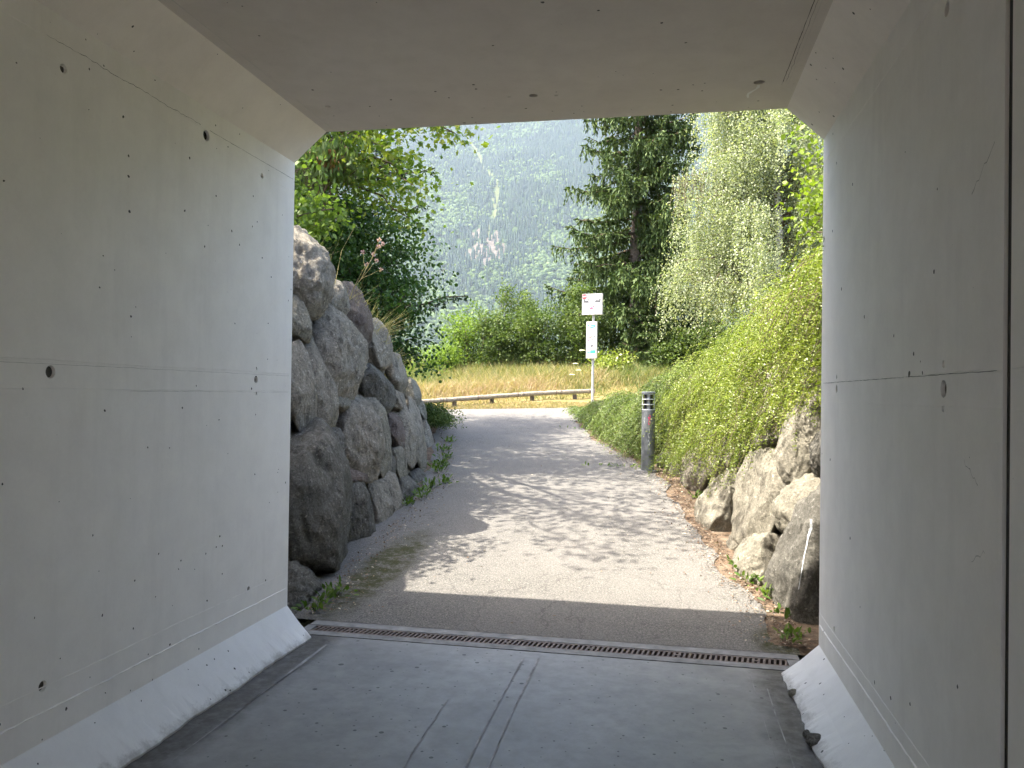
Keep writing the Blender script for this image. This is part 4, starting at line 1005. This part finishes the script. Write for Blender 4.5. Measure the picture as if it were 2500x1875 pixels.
for nm, lb, (x, y), H, rw_, mt, nc in SHR:
    z0 = float(Hm(np.float64(x), np.float64(y)))
    root = empty(nm, (x, y, z0), lb, 'young tree' if nm == 'young_tree' else 'shrub', 'shrubs along the meadow edge')
    pr = []; Cs = []
    for k in range(9):      # several leaders fan out of the base
        az = rng.uniform(0, 6.28); q = rng.random()**.6; tip = np.array([x+rw_*.9*q*np.cos(az), y+rw_*.8*q*np.sin(az), z0+H*(1.02-.45*q*q)*rng.uniform(.8, 1.08)])
        Q, rr = limb((x+.1*np.cos(az), y+.1*np.sin(az), z0-.05), tip, .022, .005, 9, .12); pr.append((Q, rr))
        for i in range(2, 9):
            for _ in range(max(1, int(nc/60))): Cs.append(Q[i]+rng.normal(size=3)*np.array([1, 1, .6])*rw_*.33*(1.15-.75*(i/8)))
    Cs = np.array(Cs); Cs[:, 2] = np.maximum(Cs[:, 2], z0+.05); per = 26
    sub = rng.normal(size=(len(Cs)*per, 3))*np.array([.11, .11, .07]); Pp = np.repeat(Cs, per, 0)+sub; n_ = len(Pp)
    V, F = leaves(Pp, unit(sub*4+rng.normal(size=(n_, 3))*.6), unit(np.array([0, 0, 1.])+.8*rng.normal(size=(n_, 3))), .085*rng.uniform(.6, 1.3, n_), .055*rng.uniform(.6, 1.3, n_), 'diamond')
    obj('foliage', V, F, LM[mt], root, var=np.clip(np.repeat(rng.random(len(Cs)), per)*.6+rng.random(n_)*.4, 0, 1)); V, F = tubes(pr, 5); obj('stems', V, F, M_['twig'], root)
spruce('young_spruce', 'low bushy dark spruce under the tall spruce beyond the meadow', (-.25, 24.3, 2.2), 2.4, 1.5, 5, LM['spruce'], 1.2, .05, (.13, .04), .22)
spruce('young_spruce', 'small spruce to the right of the low bushy one at the meadow edge', (1.0, 24.8, 2.3), 2.9, 1.2, 6, LM['spruce'], 1.1, .05, (.13, .04), .22)
# lime tree leaves at the right portal edge
tree('lime_leaf_tree', 'bright yellow green leafy tree above the trailing shrub at the right portal edge', 'tree', (2.7, 9.3, 2.6), (2.45, 9.2, 3.9), (.95, 1.0, 1.0), 190, 34, .20, .075, .05, 'oval', LM['lime'], M_['twig'], .05, nb=50)
# ---- trailing cotoneaster: arching strands rooted over the bank
def normal_out(y):      # horizontal direction away from the bank
    e = .3; x1 = foot(y+e)[0]; x0 = foot(y-e)[0]; d = np.array([-(2*e), (x1-x0)*1.0]); return d/np.linalg.norm(d)
def strands(n_, ysamp, tsamp, Lr, leafL, spacing, out, mat, root, name, tilt=.0, lift=.35, stemr=.0022, xoff=0., stems=900):
    lp = []; ld = []; ln = []; hv = []; stm = []
    nsp = n_//15; sp = [(ysamp(), tsamp(), rng.normal()*.38, rng.uniform(-.02, .20), rng.uniform(.75, 1.3), rng.random()) for _ in range(nsp)]
    for k in range(n_):
        sy_, st_, saz, sout, sl_, shue = sp[k % nsp]
        y = np.clip(sy_+.10*rng.normal(), 4.55, 17.2); t = float(np.clip(st_+.07*rng.normal(), -.04, 1.12)); x, z = bank_surf(t, y); no_ = normal_out(y)
        x = float(x)+.02+no_[0]*sout; y = float(y+no_[1]*sout); z = float(z)-.03+sout*.30
        if 9.5 < y < 11.0 and t < .45: x += .14
        if y > 15: x += .16
        L = rng.uniform(*Lr)*sl_; L *= .55 if (y < 6.6 and t < .35) else 1.; m = max(5, int(L/spacing)); s = np.linspace(0, 1, m)
        az = np.arctan2(out(y)[1], out(y)[0])+saz+rng.normal()*.26; o_ = np.array([np.cos(az), np.sin(az)])
        li = lift*rng.uniform(.3, 1.4); fall = rng.uniform(.75, 1.25)
        h_ = L*(.72*s-.22*s**2); Q = np.stack([x+o_[0]*h_, y+o_[1]*h_, z+L*(li*s*1.1-fall*.66*s**1.9)], -1)
        Q += np.cumsum(rng.normal(size=Q.shape)*.004, 0)
        gz_ = zg(Q[:, 1])+.02; ok = Q[:, 2] > gz_
        Q = Q[ok]
        if len(Q) < 4: continue
        T_ = unit(np.gradient(Q, axis=0)); up_ = np.array([0, 0, 1.]); sd = unit(np.cross(T_, up_))
        c_ = shue*.45+rng.random()*.15
        for sg in (-1, 1):
            lp.append(Q+rng.normal(size=Q.shape)*.004); ld.append(sd*sg*.9+T_*.35+rng.normal(size=Q.shape)*.5+np.array([0, 0, .25])); ln.append(np.cross(sd, T_)*.8+rng.normal(size=Q.shape)*.7); hv.append(np.full(len(Q), c_)+rng.random(len(Q))*.4)
        if len(stm) < stems and k % 2 == 1: stm.append((Q[::4], np.full(len(Q[::4]), stemr)))
    lp = np.concatenate(lp); ld = np.concatenate(ld); ln = np.concatenate(ln); n2 = len(lp)
    V, F = leaves(lp, ld, ln, leafL*rng.uniform(.7, 1.25, n2), leafL*.62*rng.uniform(.7, 1.25, n2), 'diamond')
    obj(name, V, F, mat, root, var=np.clip(np.concatenate(hv), 0, 1)); V, F = tubes([q for q in stm if len(q[0]) > 1], 4); obj('stems', V, F, M_['twig'], root)
    return n2
rng = np.random.default_rng(78)
root = empty('trailing_shrub', (1.1, 7, 1.6), 'yellow green small-leaved shrub cascading over the pale boulders beside the bollard', 'shrub', 'trailing shrubs on the bank')
yd = lambda: 4.6+(10.7-4.6)*rng.random()
na = strands(3300, yd, lambda: rng.random()**1.1*1.08-.04, (.35, .95), .020, .024, lambda y: normal_out(y)*.9+np.array([0, -.25]), LM['coto'], root, 'foliage', lift=.34)
hang_y = lambda: 5.2+3.1*rng.random()
strands(75, hang_y, lambda: -.04+.10*rng.random(), (.45, .85), .020, .022, lambda y: normal_out(y)*.35+np.array([0, -.1]), LM['coto'], root, 'hanging_sprays', lift=.02, xoff=-.14)
root = empty('trailing_shrub', (-.9, 13.5, 1.2), 'soft green trailing shrub mound along the path beyond the bollard', 'shrub', 'trailing shrubs on the bank')
yd = lambda: 10.7+(16.6-10.7)*rng.random()
nb_ = strands(3200, yd, lambda: rng.random()*1.1-.02, (.34, .8), .026, .027, lambda y: normal_out(y)*.9+np.array([0, -.35]), LM['coto2'], root, 'foliage', lift=.34)
print('strand leaves', na, nb_)
# low shrub spilling at the far end of the left wall
root = empty('juniper_shrub', (-3.95, 12.9, .8), 'low dark trailing shrub spilling over the far end of the left boulder wall', 'shrub')
lp = []; ld = []
for k in range(900):
    y = rng.uniform(12.2, 14.8); x0 = bl(y)-.25+.15*rng.normal(); z0 = float(topL(y))-.05+.1*rng.random(); L = rng.uniform(.25, .55); m = int(L/.03); s = np.linspace(0, 1, m); a = rng.normal()*.6-.25
    Q = np.stack([x0+np.cos(a)*L*s*.8, y+np.sin(a)*L*s*.8, z0+L*(.35*s-.75*s**2)], -1); lp.append(Q); ld.append(unit(np.gradient(Q, axis=0)+rng.normal(size=Q.shape)*.7))
lp = np.concatenate(lp); ld = np.concatenate(ld); n_ = len(lp)
V, F = leaves(lp, ld, rng.normal(size=(n_, 3)), .045*rng.uniform(.6, 1.3, n_), .018*rng.uniform(.7, 1.3, n_), 'diamond'); obj('foliage', V, F, LM['shrub'], root, var=rng.random(n_))

# ---- grasses
def blades(P, L, Wd, lean, bend=.35):
    n = len(P); az = rng.uniform(0, 2*np.pi, n); d = np.stack([np.cos(az), np.sin(az), 0*az], -1); ln_ = lean*rng.random(n)[:, None]
    D = unit(d*ln_+np.array([0, 0, 1.])); L = np.broadcast_to(L, (n,))[:, None]; Wd = np.broadcast_to(Wd, (n,))[:, None]
    sdv = unit(np.cross(D, rng.normal(size=(n, 3)))); m = P+D*L*.55; tip = m+unit(D+d*bend*2*rng.random((n, 1))+np.array([0, 0, -.25]))*L*.5
    V = np.stack([P-sdv*Wd, P+sdv*Wd, m+sdv*Wd*.8, m-sdv*Wd*.8], 1); V2 = np.stack([m-sdv*Wd*.8, m+sdv*Wd*.8, tip+sdv*Wd*.12, tip-sdv*Wd*.12], 1)
    a = np.concatenate([V.reshape(-1, 3), V2.reshape(-1, 3)]); return a, np.arange(len(a)).reshape(-1, 4)
n_ = 95000; gx = rng.uniform(-9.5, 4.5, n_); gy = 17.35+(27-17.35)*rng.random(n_)**.9
k_ = ((gy > 16.85+.80*(gx+4.62)) | (gx < -5.2)) & (gy > 17.35) ; k_ &= rng.random(n_) < np.clip((gy-(16.7+.80*(gx+4.62)))/1.2+.25, .25, 1)
gx, gy = gx[k_], gy[k_]; n_ = len(gx)
P = np.stack([gx, gy, Hm(gx, gy)-.01], -1); rise = np.clip((gy-(17.1+.8*(gx+4.62)))/2.0, .25, 1)
V, F = blades(P, rng.uniform(.14, .50, n_)*rise*(1+.45*fbm(gx, gy, 2.1, 43)), .0055+.003*rng.random(n_), .7, .5)
hv = np.clip(.42+.55*fbm(gx, gy, 1.3, 41)+.25*rng.normal(size=n_)-.18*np.clip(gx+1.5, 0, 3)-.05*np.clip(gy-20, 0, 5), 0, 1)
tag(obj('meadow_grass', V, F, LM['dry'], var=np.concatenate([hv, hv])), 'tall dry golden grass covering the slope behind the log rail', 'grass', kind='stuff')
n_ = 9000; gx = rng.uniform(-6.5, -1.6, n_); gy = 16.5+.30*(gx+4.62)+rng.uniform(-.05, .9, n_); P = np.stack([gx, gy, Hm(gx, gy)-.005], -1)
V, F = blades(P, rng.uniform(.03, .09, n_), .004, 1.2, .8); hv = np.clip(.6+.3*rng.normal(size=n_), 0, 1)
tag(obj('verge_grass', V, F, LM['dry'], var=np.concatenate([hv, hv])), 'short parched grass on the verge under the log rail', 'grass', kind='stuff')
n_ = 16000; gy = rng.uniform(4.7, 15, n_); gx = bl(gy)-.35-.22*(topL(gy)-zg(gy))-rng.random(n_)**1.5*2.5; gz2 = topL(gy)-.12+np.clip(-gx+bl(gy)-.33-.22*(topL(gy)-zg(gy)), 0, 4)*.16
V, F = blades(np.stack([gx, gy, gz2], -1), rng.uniform(.08, .32, n_), .0035, .8, .6); hv = rng.random(n_)*.8
tag(obj('bank_grass', V, F, LM['dry'], var=np.concatenate([hv, hv])), 'loose green and straw coloured grass on top of the left boulder wall', 'grass', kind='stuff')
def tuft(name, label, cat_, c, n, L, spread, lean, mat, w_=.003, grp=None, par=None):
    P = G3(c)+rng.normal(size=(n, 3))*np.array([spread, spread, .01]); V, F = blades(P, L*rng.uniform(.5, 1.1, n), w_, lean, .8); h = rng.random(n)
    if par is not None: return obj(name, V, F, mat, par, var=np.concatenate([h, h]))
    return tag(obj(name, V, F, mat, loc=tuple(c), var=np.concatenate([h, h])), label, cat_, grp)
tuft('grass_tuft', 'big tuft of long straw coloured grass arching from the left wall top', 'grass tuft', (-3.30, 8.35, 1.85), 420, .70, .07, .95, LM['straw'], .0028, 'straw tufts on the left wall')
tuft('grass_tuft', 'smaller straw tuft just in front of the big one on the wall', 'grass tuft', (-3.25, 7.75, 2.2), 160, .5, .06, .9, LM['straw'], .0025, 'straw tufts on the left wall')
tuft('grass_tuft', 'sparse upright grass stems at the top of the nearest left boulders', 'grass tuft', (-3.35, 7.0, 2.5), 90, .55, .10, .5, LM['straw'], .002, 'straw tufts on the left wall')
tuft('grass_tuft', 'thin straw tuft hanging beside the low shrub end of the left wall', 'grass tuft', (-3.45, 9.3, 1.65), 200, .5, .08, 1.1, LM['straw'], .0028, 'straw tufts on the left wall')
# flowering stalks
root = empty('flowering_stalk', (-3.25, 7.6, 2.25), 'branching dry stalk with small pinkish flower heads leaning out from the left wall', 'wildflower')
mainP, rr = limb((-3.25, 7.6, 2.25), (-2.86, 7.55, 2.92), .004, .0025, 8, .03); ps = [(mainP, rr)]; heads = []
for tt, off in ((3, (.20, .05, .40)), (4, (.26, .0, .30)), (5, (.10, .1, .28)), (6, (.14, -.05, .20)), (7, (.06, 0, .16)), (4, (.32, .05, .16)), (7, (.10, .05, .10)), (5, (-.05, 0, .3))):
    e = mainP[tt]+G3(off)*.62; ps.append(limb(mainP[tt], e, .0028, .0015, 5, .04)); heads.append(e)
V, F = tubes(ps, 5); obj('stalk', V, F, LM['straw'], root, var=np.full(len(F), .1))
for e in heads:
    m = 26; d = rdir(m); V, F = leaves(np.repeat(e[None], m, 0)+d*.006, d, rdir(m), .022, .012, 'diamond'); obj('flower_head', V, F, LM['thistle'], root, var=rng.random(m))
# white umbels by the sign
for i, (px, py, pz, lb) in enumerate(((-2.08, 20.5, 2.62, 'highest white umbel flower just left of the sign panel'), (-2.24, 20.4, 2.27, 'middle white umbel flower left of the sign pole'), (-2.15, 20.3, 2.10, 'lower white umbel flower nearest the sign pole'), (-2.30, 20.2, 1.98, 'lowest small white umbel flower in the dry grass left of the pole'))):
    z0 = float(Hm(np.float64(px), np.float64(py))); rt = empty('umbel_flower', (px, py, z0), lb, 'wildflower', 'white umbels by the sign')
    V, F = tubes([limb((px, py, z0), (px, py, pz), .005, .004, 6, .03)], 5); obj('stem', V, F, LM['weed'], rt, var=np.full(len(F), .5))
    m = 120; a = rng.uniform(0, 6.28, m); q = rng.random(m)**.5*.075; Pp = np.stack([px+q*np.cos(a), py+q*np.sin(a), pz+.012-q*q*1.5+.004*rng.normal(size=m)], -1)
    V, F = leaves(Pp, unit(rng.normal(size=(m, 3))*np.array([1, 1, .2])), np.tile([[0., 0, 1]], (m, 1))+.2*rng.normal(size=(m, 3)), .02, .02, 'diamond'); obj('flower_head', V, F, LM['umbel'], rt, var=rng.random(m))
# weeds along the wall feet
WE = [(-2.60, 7.9, .16, 'left'), (-2.55, 8.25, .2, 'left'), (-2.60, 8.75, .2, 'left'), (-2.5, 9.0, .15, 'left'), (-2.80, 9.7, .22, 'left'), (-2.85, 10.1, .24, 'left'), (-3.15, 11.2, .2, 'left'), (-2.95, 10.7, .12, 'left'), (-3.3, 12.1, .14, 'left'),
      (.45, 8.0, .16, 'right'), (.38, 8.75, .14, 'right'), (.60, 6.30, .14, 'right'), (.64, 6.05, .12, 'right'), (.72, 5.72, .13, 'right'), (.80, 5.38, .10, 'right'), (-2.22, 5.2, .16, 'left'), (-2.26, 4.95, .14, 'left'), (.78, 5.02, .09, 'right'), (-1.35, 13.9, .07, 'mid'), (-.6, 10.4, .05, 'mid')]
WL = ['broad leaved weed clump at the foot of the left wall where the shade begins', 'low weed beside the tallest clump along the left wall foot', 'bushy bright weed at the bend of the left wall foot', 'small weed sprig out on the asphalt by the left wall', 'tall leafy weed under the small far boulders of the left wall',
      'leafy weed hugging the far left boulders below the shrub', 'weed at the foot of the last left boulder', 'flat patch of weed lying on the asphalt edge at left', 'tiny weed below the low trailing shrub on the left', 'yellow flowered weed at the corner of the far right boulders', 'weed sprig between the bollard and the pale boulders',
      'slender weed at the edge of the two smallest pale boulders', 'low weed in front of the smaller cream boulder', 'bright rosette weed before the front cream boulder', 'single upright leaf weed beside the large dark boulder', 'grass like sprig under the lowest dark boulder at left', 'thin sprig by the left plinth end of the drain', 'mossy weed near the right plinth end of the drain', 'thin weed line in a crack far up the path', 'flattened dry weed in front of the bollard']
for i, ((x, y, hh, sd_), lb) in enumerate(zip(WE, WL)):
    z0 = float(zg(y))+.005; rt = empty('weed', (x, y, z0), lb, 'weed', 'weeds along the path edges'); hh *= .62; m = 10 if 'single' in lb else int(24+130*hh)
    a = rng.uniform(0, 6.28, m); el = rng.uniform(.15, 1.3, m); D = np.stack([np.cos(a)*np.cos(el), np.sin(a)*np.cos(el), np.sin(el)], -1)
    if sd_ == 'mid': Pp = np.stack([x+rng.normal(size=m)*.22, y+rng.normal(size=m)*.05, np.full(m, z0)+.01], -1)
    else: Pp = np.array([x, y, z0])+rng.normal(size=(m, 3))*np.array([.035, .07, 0])+D*hh*rng.random((m, 1))*.8
    Pp[:, 2] = np.maximum(Pp[:, 2], z0)
    V, F = leaves(Pp, D, np.array([0, 0, 1.])+.3*rng.normal(size=(m, 3)), .05*rng.uniform(.6, 1.3, m)+hh*.15, .022*rng.uniform(.7, 1.4, m), 'oval'); obj('leaves', V, F, LM['weed'], rt, var=rng.random(m))
    V, F = tubes([limb((x, y, z0-.01), (x+.03*rng.normal(), y+.03*rng.normal(), z0+hh*.8), .003, .001, 4, .05) for _ in range(3)], 4); obj('stems', V, F, LM['weed'], rt, var=np.full(len(F), .4))
# leaf litter
n_ = 5200; gy = 4.9+(13-4.9)*rng.random(n_)**1.2; side = rng.random(n_) < .72
gx = np.where(side, br(gy)-.02-np.abs(rng.normal(size=n_))*.15, bl(gy)+.04+np.abs(rng.normal(size=n_))*.16); far = rng.random(n_) < .035; gx = np.where(far, rng.uniform(-2.2, .8, n_), gx)
P = np.stack([gx, gy, zg(gy)+.014+.006*rng.random(n_)], -1); D = rng.normal(size=(n_, 3))*np.array([1, 1, .2])
sz_ = .020*rng.uniform(.3, 1.3, n_); V, F = leaves(P, D, np.array([0, 0, 1.])+.35*rng.normal(size=(n_, 3)), sz_, sz_*.6, 'oval')
tag(obj('leaf_litter', V, F, LM['litter'], var=rng.random(n_)**1.8), 'dry brown leaf litter scattered along the path edges', 'leaf litter', kind='stuff')
# pebble and crumbs by the right plinth foot
for i, (x, y, s_, mk, lb) in enumerate(((.70, 4.18, .028, 1, 'pale flat pebble lying beside the right plinth near the drain'), (.70, 3.62, .040, 2, 'dark green grey stone lying against the right plinth foot'), (.685, 3.70, .022, 2, 'small dark crumb of stone just beyond the green grey stone'))):
    V, F = rock(s_*1.3, s_, s_*.6, 900+i, sub=4); tag(obj('pebble', V+np.array([x-.04, y, s_*.5]), F, M_['rock%d' % mk], loc=(x-.04, y, s_*.5), smooth=True), lb, 'pebble')
# ================================================================ HAZE
hb = MB().box(-4600, 4100, -60, 4600, -4.2, 2100).build('haze', None)
n = bpy.data.materials.new('haze_air'); n.use_nodes = True; t = n.node_tree; t.nodes.remove(t.nodes['Principled BSDF'])
pv_ = t.nodes.new('ShaderNodeVolumePrincipled'); pv_.inputs['Color'].default_value = (.68, .82, 1.0, 1); pv_.inputs['Density'].default_value = .000062; pv_.inputs['Anisotropy'].default_value = .1
t.links.new(pv_.outputs[0], t.nodes['Material Output'].inputs['Volume']); hb.data.materials.append(n); tag(hb, 'pale blue summer haze hanging over the valley', 'haze', kind='stuff')
